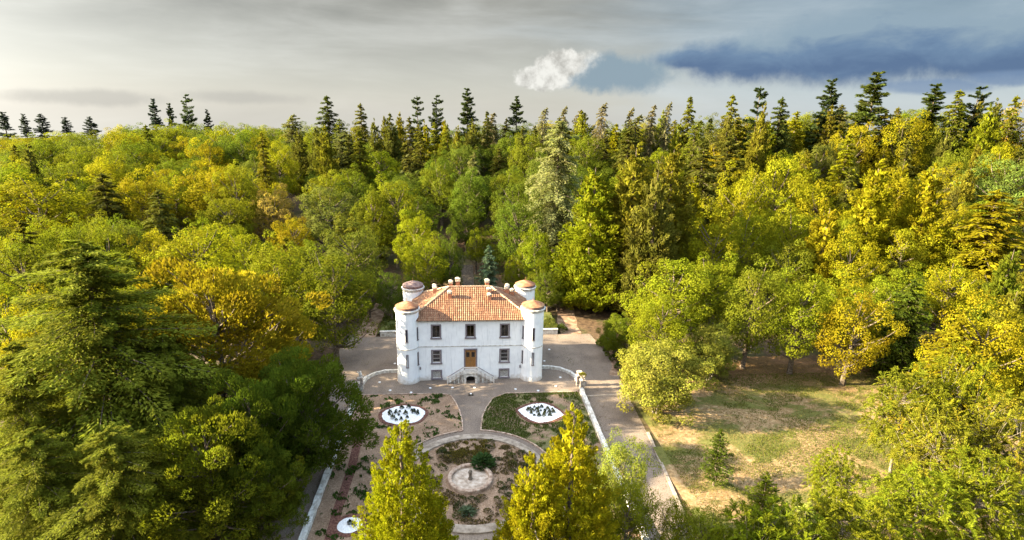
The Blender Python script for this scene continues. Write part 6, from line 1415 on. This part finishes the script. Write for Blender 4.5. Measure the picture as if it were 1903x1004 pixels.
edge_x = lambda y: np.interp(y, [-60, -50, -27.8, -14.5, -.5, 7, 15.5], [16.9, 17.2, 19.2, 20.4, 21.1, 21.4, 20.6])
near_edge = lambda x, y: np.exp(-np.minimum.reduce([np.abs(x - edge_x(y)), np.abs(x - 15.1), np.abs(x + 15.2), np.abs(x + 20.3)]) / .45)
free = lambda x, y: ~((np.abs(x) < 14.6) & (y < -4.4)) & ~((np.abs(x) < 9.9) & (y > -1.9) & (y < 11.5)) & (x < edge_x(y) + .5)
rl = np.random.RandomState(77)
grass_patch('verge_grass', 'ragged grass along the edges of the drives', -21, 22, -45, 15, 90000, .35, lambda x, y: free(x, y) & (rl.rand(len(x)) < near_edge(x, y)), .012, .16, (.085, .095, .02, .8), 31, .3, .6)
def litter():
    rs = np.random.RandomState(55); n = 9000; x = rs.uniform(-20.5, 21.5, n); y = rs.uniform(-45, 15.3, n)
    k = free(x, y) & (x < edge_x(y)) & (rs.rand(n) < .12 + .8 * np.clip(hash_noise(x, y, .25, 3), 0, 1)); x, y = x[k], y[k]; m_ = len(x); lv = Leaves()
    lv.add(np.stack([x, y, .025 + 0 * x], 1), unit(np.array((0, 0, 1.)) + rs.normal(0, .25, (m_, 3))), unit(np.stack([rs.normal(size=m_), rs.normal(size=m_), 0 * x], 1)), rs.uniform(.08, .2, m_), rs.uniform(.06, .13, m_), rs.rand(m_), rs.rand(m_))
    o = obj('fallen_leaves', lv.mesh('fallen_leaves')); o.color = (.13, .075, .03, .7); tag(o, 'fallen brown leaves strewn over the gravel drives', 'leaves', kind='stuff')
litter()
def hedge_shrubs():
    sm = [tuft_mesh('drive_shrub', s, 1.5, 1.3, 420, .32, .5) for s in (61, 62)]
    for i, (x, y, s, where) in enumerate(((22.0, 10.5, 1.2, 'farthest along the right drive'), (22.3, 7.6, 1.1, 'second farthest along the right drive'), (22.4, 4.6, 1.0, 'beside the middle of the right drive'), (22.2, 1.8, .9, 'nearest the clump tree by the right drive'),
                                       (-20.8, 14.2, 1.2, 'in the shade at the end of the left drive'), (15.9, 17.0, .9, 'at the end of the right retaining wall'))):
        o = obj('drive_shrub', sm[i % 2], None, (x, y, 0)); o.scale = (s, s, s); o.color = (.06, .085, .015, 1); tag(o, f'low dark green shrub {where}', 'shrub', 'low shrubs edging the drives')
hedge_shrubs()
